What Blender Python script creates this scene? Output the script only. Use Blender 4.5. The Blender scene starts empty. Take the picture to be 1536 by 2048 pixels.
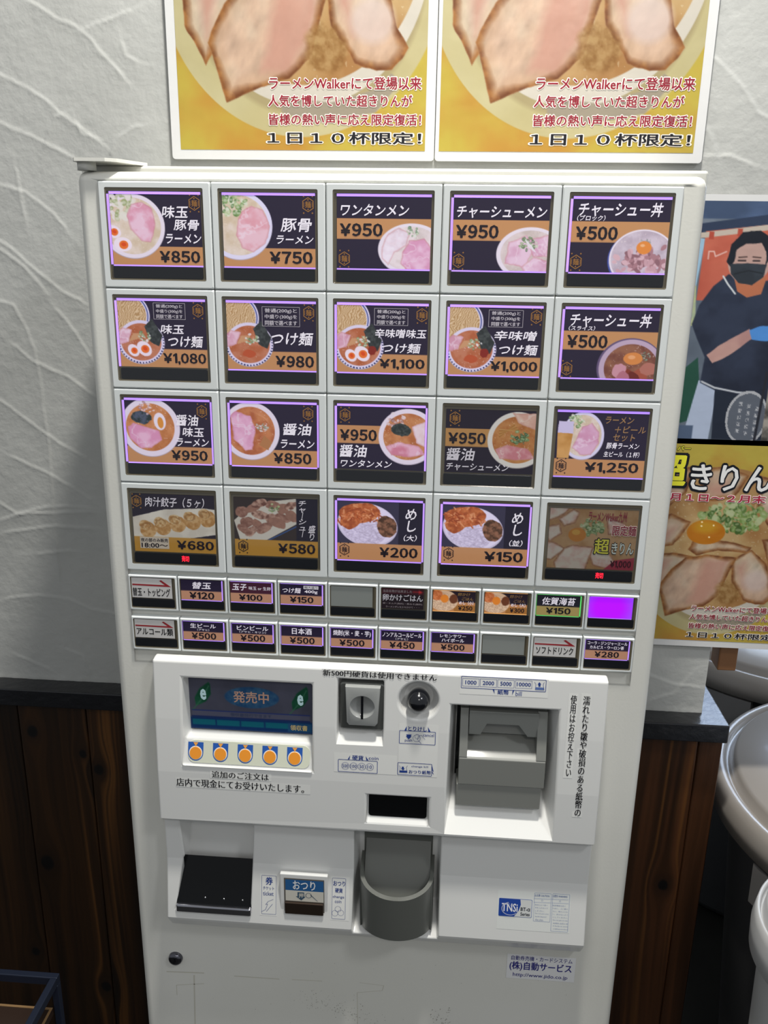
import bpy, bmesh, math, random
import numpy as np
from mathutils import Matrix, Vector
C = bpy.context.scene.collection
sc = bpy.context.scene
random.seed(4)
# ------------------------------------------------------------------ camera, world, lights, exposure
Z0 = 1.55                      # height of the top of the button grid above the floor
FPX = 1707.573
R = np.array([[0.99702303, 0.07570072, 0.01464508],
              [0.03602647, -0.28944174, -0.95651742],
              [-0.06817016, 0.95419751, -0.29130731]])
CAM = np.array([0.07414758, -0.96288236, -0.06987813 + Z0])
cd = bpy.data.cameras.new('camera'); cam = bpy.data.objects.new('camera', cd); C.objects.link(cam)
M = np.eye(4); M[:3, 0] = R[0]; M[:3, 1] = -R[1]; M[:3, 2] = -R[2]; M[:3, 3] = CAM
cam.matrix_world = Matrix(M.tolist())
cd.sensor_fit = 'VERTICAL'; cd.sensor_height = 36; cd.lens = FPX / 2048 * 36; cd.clip_start = .02
sc.camera = cam
sc.view_settings.view_transform = 'Standard'; sc.view_settings.look = 'None'
sc.view_settings.gamma = 1; sc.view_settings.use_curve_mapping = False
sc.view_settings.exposure = 0.0
w = bpy.data.worlds.new('world'); sc.world = w; w.use_nodes = True
w.node_tree.nodes['Background'].inputs[0].default_value = (.92, .96, 1, 1)
w.node_tree.nodes['Background'].inputs[1].default_value = .35

def area(name, loc, target, size, power, col=(1, 1, 1), sy=None):
    l = bpy.data.lights.new(name, 'AREA'); l.size = size; l.energy = power; l.color = col
    if sy: l.shape = 'RECTANGLE'; l.size_y = sy
    o = bpy.data.objects.new(name, l); C.objects.link(o); o.location = loc
    o.rotation_euler = (Vector(target) - Vector(loc)).to_track_quat('-Z', 'Y').to_euler()
    return o
area('ceiling_lamp', (.15, -.29, Z0 + 1.35), (.05, 0, Z0 - .6), .14, 40, (1, .97, .9))
area('front_lamp', (.35, -2.3, Z0 + 1.2), (0, .1, Z0 - .4), .28, 8, (1, .97, .92))
area('side_lamp', (1.7, -1.5, Z0 + 1.75), (-.3, .2, Z0 - .3), .35, 16, (.96, .98, 1))
area('window_daylight', (1.35, 1.6, Z0 + .2), (.7, .3, Z0 - .9), .9, 15, (.72, .85, 1))

# ------------------------------------------------------------------ helpers
def g(px, py, y):
    """point of the plane at depth y that lies at a pixel of the photograph (x, z)"""
    d = R.T @ np.array([(px - 768) / FPX, (py - 1024) / FPX, 1.0]); t = (y - CAM[1]) / d[1]
    p = CAM + t * d
    return float(p[0]), float(p[2])
def lin(c):
    c = np.asarray(c, float)
    return np.where(c <= .04045, c / 12.92, ((c + .055) / 1.055) ** 2.4)
def hx(s): return tuple(int(s[i:i + 2], 16) / 255 for i in (0, 2, 4))
def L4(c):
    if isinstance(c, str): c = hx(c)
    return (*[float(v) for v in lin(c)], 1)
MATS = {}
def mat(name, col='808080', rough=.5, metal=0, emit=None, es=1, coat=0, spec=.5, attr=None, bump=0, bs=60, alpha=1, trans=0, tint=None):
    if name in MATS: return MATS[name]
    m = bpy.data.materials.new(name); m.use_nodes = True; nt = m.node_tree; b = nt.nodes['Principled BSDF']
    b.inputs['Base Color'].default_value = L4(col); b.inputs['Roughness'].default_value = rough
    b.inputs['Metallic'].default_value = metal; b.inputs['Coat Weight'].default_value = coat
    b.inputs['Coat Roughness'].default_value = .08
    b.inputs['Specular IOR Level'].default_value = spec; b.inputs['Transmission Weight'].default_value = trans
    if attr:
        a = nt.nodes.new('ShaderNodeAttribute'); a.attribute_name = 'Col'
        nt.links.new(a.outputs[0], b.inputs['Base Color'])
        if emit:
            mx = nt.nodes.new('ShaderNodeMix'); mx.data_type = 'RGBA'; mx.blend_type = 'MULTIPLY'; mx.inputs[0].default_value = 1
            nt.links.new(a.outputs[0], mx.inputs[6]); mx.inputs[7].default_value = L4(emit)
            nt.links.new(mx.outputs[2], b.inputs['Emission Color']); b.inputs['Emission Strength'].default_value = es
    elif emit:
        b.inputs['Emission Color'].default_value = L4(emit); b.inputs['Emission Strength'].default_value = es
    if bump:
        tc = nt.nodes.new('ShaderNodeTexCoord'); n = nt.nodes.new('ShaderNodeTexNoise'); n.inputs['Scale'].default_value = bs; n.inputs['Detail'].default_value = 6
        bp = nt.nodes.new('ShaderNodeBump'); bp.inputs['Strength'].default_value = bump; bp.inputs['Distance'].default_value = .002
        nt.links.new(tc.outputs['Object'], n.inputs['Vector']); nt.links.new(n.outputs[0], bp.inputs['Height']); nt.links.new(bp.outputs[0], b.inputs['Normal'])
    MATS[name] = m
    return m
def wear(m, c1, c2, scale=5, lo=.45, hi=.75):
    nt = m.node_tree; b = nt.nodes['Principled BSDF']
    tc = nt.nodes.new('ShaderNodeTexCoord'); n = nt.nodes.new('ShaderNodeTexNoise'); n.inputs['Scale'].default_value = scale; n.inputs['Detail'].default_value = 8
    r = nt.nodes.new('ShaderNodeValToRGB'); r.color_ramp.elements[0].position = lo; r.color_ramp.elements[1].position = hi
    r.color_ramp.elements[0].color = L4(c1); r.color_ramp.elements[1].color = L4(c2)
    nt.links.new(tc.outputs['Object'], n.inputs['Vector']); nt.links.new(n.outputs[0], r.inputs[0]); nt.links.new(r.outputs[0], b.inputs['Base Color'])
    return m
def glass(name, tint=(1, 1, 1), refl=.06, rough=.03):
    if name in MATS: return MATS[name]
    m = bpy.data.materials.new(name); m.use_nodes = True; nt = m.node_tree; nt.nodes.clear()
    o = nt.nodes.new('ShaderNodeOutputMaterial'); t = nt.nodes.new('ShaderNodeBsdfTransparent'); t.inputs[0].default_value = (*tint, 1)
    gl = nt.nodes.new('ShaderNodeBsdfGlossy'); gl.inputs['Roughness'].default_value = rough
    f = nt.nodes.new('ShaderNodeFresnel'); f.inputs[0].default_value = 1.45; mx = nt.nodes.new('ShaderNodeMixShader')
    nt.links.new(f.outputs[0], mx.inputs[0]); nt.links.new(t.outputs[0], mx.inputs[1]); nt.links.new(gl.outputs[0], mx.inputs[2]); nt.links.new(mx.outputs[0], o.inputs[0])
    MATS[name] = m; return m
def emp(name, loc=(0, 0, 0), label=None, cat=None, group=None):
    o = bpy.data.objects.new(name, None); C.objects.link(o); o.location = loc; o.empty_display_size = .05
    return tag(o, label, cat, group)
def tag(o, label=None, cat=None, group=None, kind=None):
    for k, v in (('label', label), ('category', cat), ('group', group), ('kind', kind)):
        if v: o[k] = v
    return o
bpy.context.view_layer.update()
def link(name, me, m, parent=None, smooth=False):
    if m: me.materials.clear(); me.materials.append(m)
    if smooth: me.polygons.foreach_set('use_smooth', [True] * len(me.polygons))
    o = bpy.data.objects.new(name, me); C.objects.link(o)
    if parent is not None:
        o.parent = parent
        w = parent.location.copy(); p = parent.parent
        while p: w += p.location; p = p.parent
        o.location = -w
    return o
def mesh(name, V, F, m, parent=None, smooth=False):
    me = bpy.data.meshes.new(name); me.from_pydata([tuple(map(float, v)) for v in V], [], F); me.update()
    return link(name, me, m, parent, smooth)
def bm_obj(name, bm, m, parent=None, smooth=False):
    bmesh.ops.recalc_face_normals(bm, faces=bm.faces); me = bpy.data.meshes.new(name); bm.to_mesh(me); bm.free()
    return link(name, me, m, parent, smooth)
def bm_box(bm, x0, x1, y0, y1, z0, z1, bev=0, seg=2):
    vs = [bm.verts.new((x, y, z)) for x in (x0, x1) for y in (y0, y1) for z in (z0, z1)]
    fs = [bm.faces.new([vs[i] for i in f]) for f in ((0, 1, 3, 2), (4, 6, 7, 5), (0, 4, 5, 1), (2, 3, 7, 6), (0, 2, 6, 4), (1, 5, 7, 3))]
    if bev:
        es = list({e for f in fs for e in f.edges}); bmesh.ops.bevel(bm, geom=es, offset=bev, segments=seg, profile=.5, affect='EDGES')
    return bm
def box(name, x0, x1, y0, y1, z0, z1, m, parent=None, bev=0, seg=2):
    return bm_obj(name, bm_box(bmesh.new(), x0, x1, y0, y1, z0, z1, bev, seg), m, parent, smooth=False)
def rrect(x0, x1, z0, z1, r, n=5):
    P = []
    for cx, cz, a in ((x1 - r, z1 - r, 0), (x0 + r, z1 - r, 90), (x0 + r, z0 + r, 180), (x1 - r, z0 + r, 270)):
        for i in range(n + 1):
            t = math.radians(a + 90 * i / n); P.append((cx + r * math.cos(t), cz + r * math.sin(t)))
    return P
def prism(name, P, y0, y1, m, parent=None, bev=0):
    """polygon P of (x,z) extruded from y0 (front) to y1"""
    bm = bmesh.new(); a = [bm.verts.new((p[0], y0, p[1])) for p in P]; b = [bm.verts.new((p[0], y1, p[1])) for p in P]
    f = bm.faces.new(a); bm.faces.new(b[::-1]); n = len(P)
    for i in range(n): bm.faces.new((a[i], b[i], b[(i + 1) % n], a[(i + 1) % n]))
    if bev: bmesh.ops.bevel(bm, geom=list(f.edges), offset=bev, segments=2, profile=.5, affect='EDGES')
    return bm_obj(name, bm, m, parent)
def ring(name, P, Q, y0, y1, m, parent=None, yq=None):
    """frame between outline P and inner outline Q"""
    n = len(P); yq = y0 if yq is None else yq
    V = [(p[0], y0, p[1]) for p in P] + [(q[0], yq, q[1]) for q in Q] + [(p[0], y1, p[1]) for p in P] + [(q[0], y1, q[1]) for q in Q]
    F = []
    for i in range(n):
        j = (i + 1) % n
        F += [(i, j, n + j, n + i), (2 * n + i, 3 * n + i, 3 * n + j, 2 * n + j), (i, 2 * n + i, 2 * n + j, j), (n + i, n + j, 3 * n + j, 3 * n + i)]
    me = bpy.data.meshes.new(name); me.from_pydata(V, [], F); bm = bmesh.new(); bm.from_mesh(me); bpy.data.meshes.remove(me)
    return bm_obj(name, bm, m, parent)
def lathe(name, prof, c, m, parent=None, n=48, axis='z', smooth=True):
    """prof: (radius, height) pairs; closed at zero radii"""
    V = []; F = []
    for r, h in prof:
        for i in range(n):
            t = 2 * math.pi * i / n
            V.append((c[0] + r * math.cos(t), c[1] + r * math.sin(t), c[2] + h) if axis == 'z' else (c[0] + r * math.cos(t), c[1] - h, c[2] + r * math.sin(t)))
    for k in range(len(prof) - 1):
        for i in range(n):
            j = (i + 1) % n; F.append((k * n + i, k * n + j, (k + 1) * n + j, (k + 1) * n + i))
    me = bpy.data.meshes.new(name); me.from_pydata(V, [], F); bm = bmesh.new(); bm.from_mesh(me); bpy.data.meshes.remove(me)
    bmesh.ops.remove_doubles(bm, verts=bm.verts, dist=1e-6)
    return bm_obj(name, bm, m, parent, smooth)
def hexa(A, B):
    """solid between quad A and quad B (lists of 4 xyz)"""
    return [*A, *B], [(0, 1, 2, 3), (7, 6, 5, 4), (0, 4, 5, 1), (1, 5, 6, 2), (2, 6, 7, 3), (3, 7, 4, 0)]
def boolean(o, cutters):
    for c in cutters:
        md = o.modifiers.new('cut', 'BOOLEAN'); md.operation = 'DIFFERENCE'; md.solver = 'EXACT'; md.object = c
    dg = bpy.context.evaluated_depsgraph_get(); me = bpy.data.meshes.new_from_object(o.evaluated_get(dg))
    o.modifiers.clear(); o.data = me
    for c in cutters: bpy.data.objects.remove(c)
def bevel_mod(o, wd, seg=2, ang=25):
    md = o.modifiers.new('bevel', 'BEVEL'); md.width = wd; md.segments = seg; md.limit_method = 'ANGLE'; md.angle_limit = math.radians(ang); md.use_clamp_overlap = False

# ------------------------------------------------------------------ painter (flat prints as coloured mesh cells)
def vnoise(x, y, seed=0):
    xi = np.floor(x).astype(int); yi = np.floor(y).astype(int); fx = x - xi; fy = y - yi
    fx = fx * fx * (3 - 2 * fx); fy = fy * fy * (3 - 2 * fy)
    def h(a, b):
        v = np.sin(a * 127.1 + b * 311.7 + seed * 74.7) * 43758.5453
        return v - np.floor(v)
    return (h(xi, yi) * (1 - fx) + h(xi + 1, yi) * fx) * (1 - fy) + (h(xi, yi + 1) * (1 - fx) + h(xi + 1, yi + 1) * fx) * fy
def fbm(x, y, seed=0, o=4):
    s = 0; a = .5
    for i in range(o): s = s + a * vnoise(x * 2 ** i, y * 2 ** i, seed + i * 13); a *= .5
    return s / (1 - .5 ** o)
class Cv:
    def __init__(s, w, h, asp, bg):
        s.w, s.h, s.asp = w, h, asp
        s.X, s.Y = np.meshgrid(np.linspace(0, asp, w), np.linspace(0, 1, h)); s.px = 1.0 / h
        s.c = np.ones((h, w, 3)) * np.array(hx(bg))
    def blend(s, mk, col):
        if isinstance(col, str): col = np.array(hx(col))
        s.c = s.c * (1 - mk[..., None]) + col * mk[..., None]
    def ell(s, cx, cy, rx, ry, rot=0, wob=0, seed=0, soft=1.0, fr=6):
        dx, dy = s.X - cx, s.Y - cy; c, n = math.cos(rot), math.sin(rot); a = (dx * c + dy * n) / rx; b = (-dx * n + dy * c) / ry
        r = np.sqrt(a * a + b * b)
        if wob: r = r + wob * (fbm(s.X * fr / max(rx, ry) * .3, s.Y * fr / max(rx, ry) * .3, seed) - .5)
        return np.clip((1 - r) * min(rx, ry) / (s.px * soft) + .5, 0, 1)
    def poly(s, P, soft=1.0, wob=0, seed=0, fr=30):
        X, Y = s.X, s.Y
        if wob:
            X = X + wob * (fbm(X * fr, Y * fr, seed) - .5); Y = Y + wob * (fbm(X * fr, Y * fr, seed + 5) - .5)
        d = np.full(X.shape, 1e9); ins = np.zeros(X.shape, bool); n = len(P)
        for i in range(n):
            x0, y0 = P[i]; x1, y1 = P[(i + 1) % n]; ex, ey = x1 - x0, y1 - y0
            t = np.clip(((X - x0) * ex + (Y - y0) * ey) / (ex * ex + ey * ey + 1e-12), 0, 1)
            d = np.minimum(d, np.hypot(X - x0 - t * ex, Y - y0 - t * ey))
            cnd = ((y0 > Y) != (y1 > Y)); ins ^= cnd & (X < (x1 - x0) * (Y - y0) / ((y1 - y0) + 1e-12) + x0)
        s.sd = np.where(ins, d, -d)
        return np.clip(s.sd / (s.px * soft) + .5, 0, 1)
    def line(s, P, wd, soft=1.0):
        d = np.full(s.X.shape, 1e9)
        for (x0, y0), (x1, y1) in zip(P, P[1:]):
            ex, ey = x1 - x0, y1 - y0; t = np.clip(((s.X - x0) * ex + (s.Y - y0) * ey) / (ex * ex + ey * ey + 1e-12), 0, 1)
            d = np.minimum(d, np.hypot(s.X - x0 - t * ex, s.Y - y0 - t * ey))
        return np.clip((wd / 2 - d) / (s.px * soft) + .5, 0, 1)
    def rect(s, x0, y0, x1, y1):
        return np.clip(np.minimum.reduce([s.X - x0, x1 - s.X, s.Y - y0, y1 - s.Y]) / s.px + .5, 0, 1)
    def mixn(s, a, b, fr, seed=0, lo=.3, hi=.7, o=4):
        n = np.clip((fbm(s.X * fr, s.Y * fr, seed, o) - lo) / (hi - lo), 0, 1)[..., None]
        return np.array(hx(a)) * (1 - n) + np.array(hx(b)) * n
    def build(s, name, x0, x1, z0, z1, y, m, parent=None, yf=None):
        """z1 is the top; vertices share the colours"""
        xs = np.linspace(x0, x1, s.w); zs = np.linspace(z1, z0, s.h); XX, ZZ = np.meshgrid(xs, zs)
        YY = np.full(XX.shape, y) if yf is None else yf(XX, ZZ)
        return grid(name, XX, YY, ZZ, s.c, m, parent)
def grid(name, XX, YY, ZZ, col, m, parent=None, smooth=False):
    h, w = XX.shape; V = np.stack([XX, YY, ZZ], -1).reshape(-1, 3)
    i = np.arange((h - 1) * (w - 1)); r = i // (w - 1); c = i % (w - 1); a = r * w + c
    F = np.stack([a, a + w, a + w + 1, a + 1], 1)
    me = bpy.data.meshes.new(name); me.vertices.add(len(V)); me.vertices.foreach_set('co', V.ravel())
    me.loops.add(F.size); me.loops.foreach_set('vertex_index', F.ravel().astype(np.int32))
    me.polygons.add(len(F)); me.polygons.foreach_set('loop_start', np.arange(0, F.size, 4, dtype=np.int32))
    me.update(calc_edges=True)
    if col is not None:
        at = me.color_attributes.new('Col', 'FLOAT_COLOR', 'POINT'); cc = np.ones((len(V), 4), np.float32); cc[:, :3] = lin(np.clip(col, 0, 1)).reshape(-1, 3)
        at.data.foreach_set('color', cc.ravel())
    return link(name, me, m, parent, smooth)

# ---- food pictures
def meat(c, m, sd, seed=0, a='e9b3b0', b='f4d9d2', rim='c98a80', fr=9):
    col = c.mixn(a, b, fr, seed, .35, .65)
    v = np.abs(fbm(c.X * fr * .6, c.Y * fr * .6, seed + 3) - .5); fat = np.clip(1 - v / .03, 0, 1)[..., None] * .6
    col = col * (1 - fat) + np.array(hx('f8ebe4')) * fat
    e = np.clip(1 - sd / (3.0 * c.px), 0, 1)[..., None] * .55
    c.blend(m, col * (1 - e) + np.array(hx(rim)) * e)
def scallion(c, cx, cy, r, n=40, seed=0, cols=('7fa55a', 'b9d08d', '4f7a3a', 'dfe8c0')):
    rg = random.Random(seed)
    for i in range(n):
        a = rg.uniform(0, 6.28); d = r * math.sqrt(rg.random()); x, y = cx + d * math.cos(a), cy + d * math.sin(a) * .8; q = rg.uniform(.1, .25) * r
        mo = c.ell(x, y, q, q * rg.uniform(.4, .9), rg.uniform(0, 3)); mi = c.ell(x, y, q * .55, q * .4, 0)
        c.blend(mo * .85, cols[i % 4]); c.blend(mi * .5, 'e8edd0')
def egg(c, x, y, r, rot=.6):
    c.blend(c.ell(x, y, r, r * .78, rot), 'f7efe8'); c.blend(c.ell(x + .1 * r, y + .05 * r, r * .5, r * .48, rot), 'ee7a2c'); c.blend(c.ell(x + .1 * r, y, r * .28, r * .22, rot), 'e2501c')
def bowl(c, x, y, rx, ry, soup=('d9c9a0', 'e9dec0'), rimc='efeae4', k=.88, seed=1, pat=False):
    c.blend(c.ell(x, y + .012, rx, ry), 'b9b2b0'); c.blend(c.ell(x, y, rx, ry), rimc)
    if pat:
        a = np.arctan2((c.Y - y) / ry, (c.X - x) / rx); rr = np.hypot((c.X - x) / rx, (c.Y - y) / ry)
        c.blend(((np.sin(a * 46) > 0) & (rr > .93) & (rr < 1)).astype(float) * (c.Y > y - .3 * ry), '39406e')
    m = c.ell(x, y, rx * k, ry * k); col = c.mixn(soup[0], soup[1], 9, seed); c.blend(m, col)
    sp = (vnoise(c.X * 60, c.Y * 60, seed) > .9).astype(float) * m * .4; c.blend(sp, 'fff6e0'); return m
def slab(c, P, seed=0, crust=True, wob=.03, fr=12, a='eebfb0', b='f6e6d4'):
    m = c.poly(P, 1.5, wob, seed, fr); meat(c, m, c.sd, seed, a, b, fr=7)
    if crust:
        d = c.sd; e = m * np.clip(1 - d / (.022 + .03 * fbm(c.X * 9, c.Y * 9, seed)), 0, 1); c.blend(e, c.mixn('8a4a24', 'b97a44', 30, seed))
    return m
OCH = 'c9965c'; NAVY = '282133'
def noodles(c, x, y, r, seed=0):
    c.blend(c.ell(x, y, r * 1.16, r * 1.16), 'e8e6ea'); c.blend(c.ell(x, y, r * 1.1, r * 1.1), '5a6698'); c.blend(c.ell(x, y, r * 1.04, r * 1.04), 'e8e6ea')
    wx = c.X + .02 * fbm(c.X * 14, c.Y * 14, seed); a = np.sin((wx * 120 + 18 * fbm(c.X * 8, c.Y * 8, seed + 2)) * 1.6 + c.Y * 60) * .5 + .5
    col = np.array(hx('b8935a')) * (1 - a[..., None]) + np.array(hx('e6cf9a')) * a[..., None]; c.blend(c.ell(x, y, r, r, 0, .04, seed), col)
def card_art(kind, v=0):
    if kind == 'small': return Cv(70, 34, 2.0, NAVY)
    c = Cv(150, 116, 1.287, NAVY); A = 1.287
    if kind == 'left':                                     # bowl left, price strip under
        c.blend(c.rect(-1, .735, 9, 2), OCH)
        x, y, r = (.31, .45, .455) if v != 1 else (.2, .445, .45)
        if v == 0:
            bowl(c, x, y, r, r, seed=3); scallion(c, .1, .16, .25, 70, 3, ('c9d0a0', 'e9e8cc', '9fb070', 'efead8'))
            m = c.ell(.43, .37, .225, .3, -.5, .12, 4); c.ell; slab(c, [(.24, .3), (.3, .15), (.46, .1), (.6, .2), (.64, .42), (.56, .68), (.42, .66), (.28, .5)], 4, False, a='e3a3ac', b='f0cfd0')
            egg(c, .03, .53, .11, .5); egg(c, .15, .71, .13, .1)
        elif v == 1:
            bowl(c, .22, .42, .47, .48, seed=5, rimc='e6e6ec'); scallion(c, .13, .12, .2, 60, 5)
            slab(c, [(.2, .42), (.26, .22), (.4, .14), (.56, .2), (.66, .42), (.6, .66), (.42, .8), (.26, .74), (.18, .56)], 6, False, a='e5a9a8', b='eecac6')
        elif v == 2:                                       # shoyu with egg
            bowl(c, .37, .43, .45, .47, ('c07a40', 'd9985c'), seed=7, k=.82); c.blend(c.ell(.25, .27, .17, .1, 0, .5, 3), c.mixn('2c3a34', '55606a', 30, 2)); scallion(c, .33, .12, .12, 20, 8, ('c99a9a', 'e8c8c0', 'a87878', 'f0dcd0'))
            slab(c, [(.03, .42), (.12, .36), (.3, .42), (.5, .48), (.54, .62), (.38, .76), (.2, .78), (.05, .62)], 9, False, a='e3a0b4', b='f0c4cc')
            c.blend(c.ell(.52, .33, .09, .14, -.1), 'f4efe8'); c.blend(c.ell(.53, .35, .045, .09, -.1), 'e39a3c')
        else:
            bowl(c, .3, .44, .43, .46, ('b5683c', 'cf8a52'), seed=9, k=.84)
            for i in range(14): c.blend(c.line([(.3 + .02 * i, .12 + .01 * i), (.42 + .012 * i, .06 + .02 * i)], .008) * .5, 'e6a878')
            c.blend(c.poly([(.42, .66), (.5, .5), (.62, .62), (.56, .74)], 1, .02, 2), 'b8824c'); scallion(c, .47, .37, .1, 24, 9, ('b0b8a0', 'dfe0d4', '7c9070', 'ece8e4'))
            slab(c, [(.0, .2), (.08, .13), (.3, .2), (.38, .4), (.32, .74), (.2, .76), (.04, .56)], 11, False, a='dfa0b4', b='eec0ca')
    elif kind == 'right':                                  # title over, strip, bowl right
        y0, y1 = (.3, .585) if v != 3 else (.31, .585); c.blend(c.rect(-1, y0, 9, y1), OCH)
        if v == 0:
            bowl(c, 1.03, .72, .46, .36, ('d8cfbe', 'efe6d8'), seed=2); slab(c, [(.62, .7), (.7, .5), (.85, .42), (1.0, .5), (.96, .68), (.8, .76), (.72, .95), (.62, .85)], 14, False, a='e6d9d4', b='f6f0ea')
            scallion(c, 1.03, .48, .09, 24, 3, ('6a9060', 'a8c090', '4f7a50', 'dfe8d0')); slab(c, [(.9, .78), (1.0, .6), (1.2, .56), (1.3, .7), (1.3, 1.05), (1.0, 1.05), (.88, .92)], 15, False, a='e0a4b8', b='f0ccd4')
        elif v == 1:
            bowl(c, 1.06, .76, .46, .37, ('cfc4b0', 'e3d8c8'), seed=4)
            for i, P in enumerate(([(.72, .9), (.76, .6), (1.0, .5), (1.1, .7), (1.0, .95)], [(1.0, .55), (1.3, .5), (1.3, .8), (1.1, .8)], [(.95, .95), (1.1, .8), (1.3, .85), (1.3, 1.05), (1.0, 1.05)])): slab(c, P, 16 + i, False, a='ddb0bc', b='ecd0d4')
            scallion(c, 1.02, .62, .12, 40, 6, ('5a7a48', '88a468', '44623a', 'c8d4b0'))
            for i in range(6): c.blend(c.line([(.98 + .01 * i, .56 + .02 * i), (1.08 + .01 * i, .66 + .015 * i)], .008), 'f0f0e4')
        elif v == 2:
            c.blend(c.ell(.95, .82, .44, .4), '4a5aa0'); bowl(c, .97, .8, .44, .4, ('d8cfcc', 'c0b4b4'), seed=6, k=.95)
            rg = random.Random(5)
            for i in range(110):
                x, y = rg.gauss(.98, .16), rg.gauss(.84, .09)
                if y < .62: continue
                c.blend(c.ell(x, y, rg.uniform(.03, .07), rg.uniform(.02, .04), rg.uniform(0, 3), .3, i), ('cfa8a4', 'b08482', 'dcbab4', '946c6c')[i % 4])
            scallion(c, 1.0, .58, .08, 20, 9, ('8a9080', 'b8bcae', '5a6454', 'a8a098')); c.blend(c.ell(.98, .65, .1, .09), 'e8923c'); c.blend(c.ell(.96, .62, .03, .02), 'f6c080')
        else:
            c.blend(c.ell(.95, .84, .46, .44), '6a5a74'); bowl(c, .96, .84, .44, .42, ('9a6a4a', '7a4a38'), rimc='c4b0b8', k=.84, seed=8)
            for i, (x, y, q) in enumerate([(.9, .95, '8a3c28'), (1.1, .95, 'a8583c'), (.8, .88, 'd09a9a'), (1.2, .85, 'b87860'), (1.0, 1.0, '702c20'), (.86, 1.0, 'b8767a')]): c.blend(c.ell(x, y, .11, .09, i, .4, i), q)
            scallion(c, 1.13, .66, .08, 24, 2, ('4a5a40', '6a7a58', '3a4634', '8a9478')); c.blend(c.ell(.98, .7, .13, .09, 0, .1, 3), 'dd9046'); c.blend(c.ell(.96, .68, .05, .03), 'eeb070')
    elif kind == 'tsuke':
        c.blend(c.rect(-1, .72, 9, 2), OCH); noodles(c, .11, .22, .31, v); bowl(c, .32, .62, .345, .33, ('b8683c', 'c8845c'), rimc='e4e0e6', k=.86, seed=v, pat=True)
        slab(c, [(-.05, .5), (.06, .4), (.2, .44), (.14, .62), (0, .66)], 20 + v, False, a='d8a0a8', b='eccaca')
        c.blend(c.poly([(.38, .38), (.5, .26), (.64, .52), (.58, .68), (.46, .62)], 1, .015, 4), c.mixn('2e3430', '4a524a', 26, 2))
        for i in range(5): c.blend(c.line([(.16 + .03 * i, .6 - .01 * i), (.22 + .025 * i, .5)], .028), 'd0a06c')
        scallion(c, .36, .54, .1, 30, v + 3, ('8aa468', 'c0d0a0', '60824a', 'eceede'))
        if v in (0, 2): egg(c, .2, .75, .1, 1.0); egg(c, .36, .72, .125, .9)
        else: c.blend(c.ell(.32, .76, .1, .06, 0, .4, 4), 'c05a30')
        if v >= 2: c.blend(c.ell(.5, .67, .06, .07, 0, .5, 8), '8a2a1c')
    elif kind == 'shoyu2':
        c.blend(c.rect(-1, .3, 9, .585), OCH); x = 1.04
        bowl(c, x, .46, .43, .44, ('b8703c', 'cf9258'), seed=v + 2, k=.84)
        slab(c, [(.72, .62), (.9, .54), (1.2, .6), (1.3, .74), (1.05, .78), (.8, .76)], 30 + v, False, a='d88a94', b='ecbcc0')
        if v == 0:
            slab(c, [(1.1, .3), (1.3, .2), (1.3, .62), (1.16, .56)], 33, False, a='e6cfc0', b='f0e0d4'); scallion(c, .86, .2, .14, 26, 4, ('c08a7a', 'e4c8ba', '9a6a5c', 'f0e4dc')); c.blend(c.ell(.95, .35, .15, .1, .2, .5, 3), c.mixn('2c3630', '4c564c', 40, 3))
        else:
            for i in range(9): c.blend(c.line([(.78, .42 - .015 * i), (.98 + .01 * i, .22 + .012 * i)], .02) * .7, ('c08840', 'a86c34', 'd8a868')[i % 3])
            slab(c, [(.95, .04), (1.3, .04), (1.3, .3), (1.05, .2)], 35, False, a='e0b0a0', b='ecccbc'); scallion(c, 1.07, .42, .13, 50, 4, ('3c6038', '587c48', '2c4a2c', '84a068'))
    elif kind == 'beer':
        c.blend(c.rect(-1, .725, 9, 2), OCH); bowl(c, .38, .36, .3, .37, seed=5, rimc='e2e2ea'); scallion(c, .26, .14, .12, 40, 5)
        slab(c, [(.3, .4), (.36, .22), (.5, .16), (.6, .3), (.62, .46), (.52, .66), (.36, .66), (.24, .55)], 6, False, a='d8a0b0', b='e4bcc6'); c.blend(c.rect(-1, .725, .1, 2), OCH)
        c.blend(c.poly([(.02, .3), (.24, .31), (.2, .72), (.03, .72)]), c.mixn('c08a3c', 'd8a85c', 5, 1)); c.blend(c.poly([(.03, .14), (.24, .14), (.24, .33), (.02, .32)], 1, .01), 'd4cfdc')
    elif kind == 'gyoza':
        c.blend(c.poly([(-.05, .42), (.5, .26), (1.1, .22), (1.35, .24), (1.35, .66), (.8, .76), (-.05, .84)], 1, .01), c.mixn('d8d0c4', 'ece6da', 5, 2))
        for i in range(5):
            x, y = .2 + .235 * i, .56 - .055 * i
            c.blend(c.ell(x + .03, y + .06, .13, .14, 0, .15, i), c.mixn('b8864c', 'd8b07c', 20, i)); c.blend(c.ell(x - .01, y - .02, .1, .085, .4, .2, i), c.mixn('e0c498', 'c09058', 26, i)); r = np.hypot(c.X - x, (c.Y - y) * 1.2) * 60 + 6 * fbm(c.X * 20, c.Y * 20, i)
            c.blend(c.ell(x - .01, y - .02, .09, .07) * (np.sin(r) > .4) * .5, '8a5a2c')
        c.blend(c.rect(-1, .74, 9, 2), 'c4923f')
    elif kind == 'plate':
        c.blend(c.rect(-1, -1, .96, 2), '3a3030'); c.blend(c.poly([(0, .4), (.3, .1), (.96, 0), (.98, .42), (.5, .72), (.1, .8)]), 'd8d2c8'); c.blend(c.line([(.98, .46), (.5, .74)], .02), '3a5a94'); rg = random.Random(8)
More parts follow.
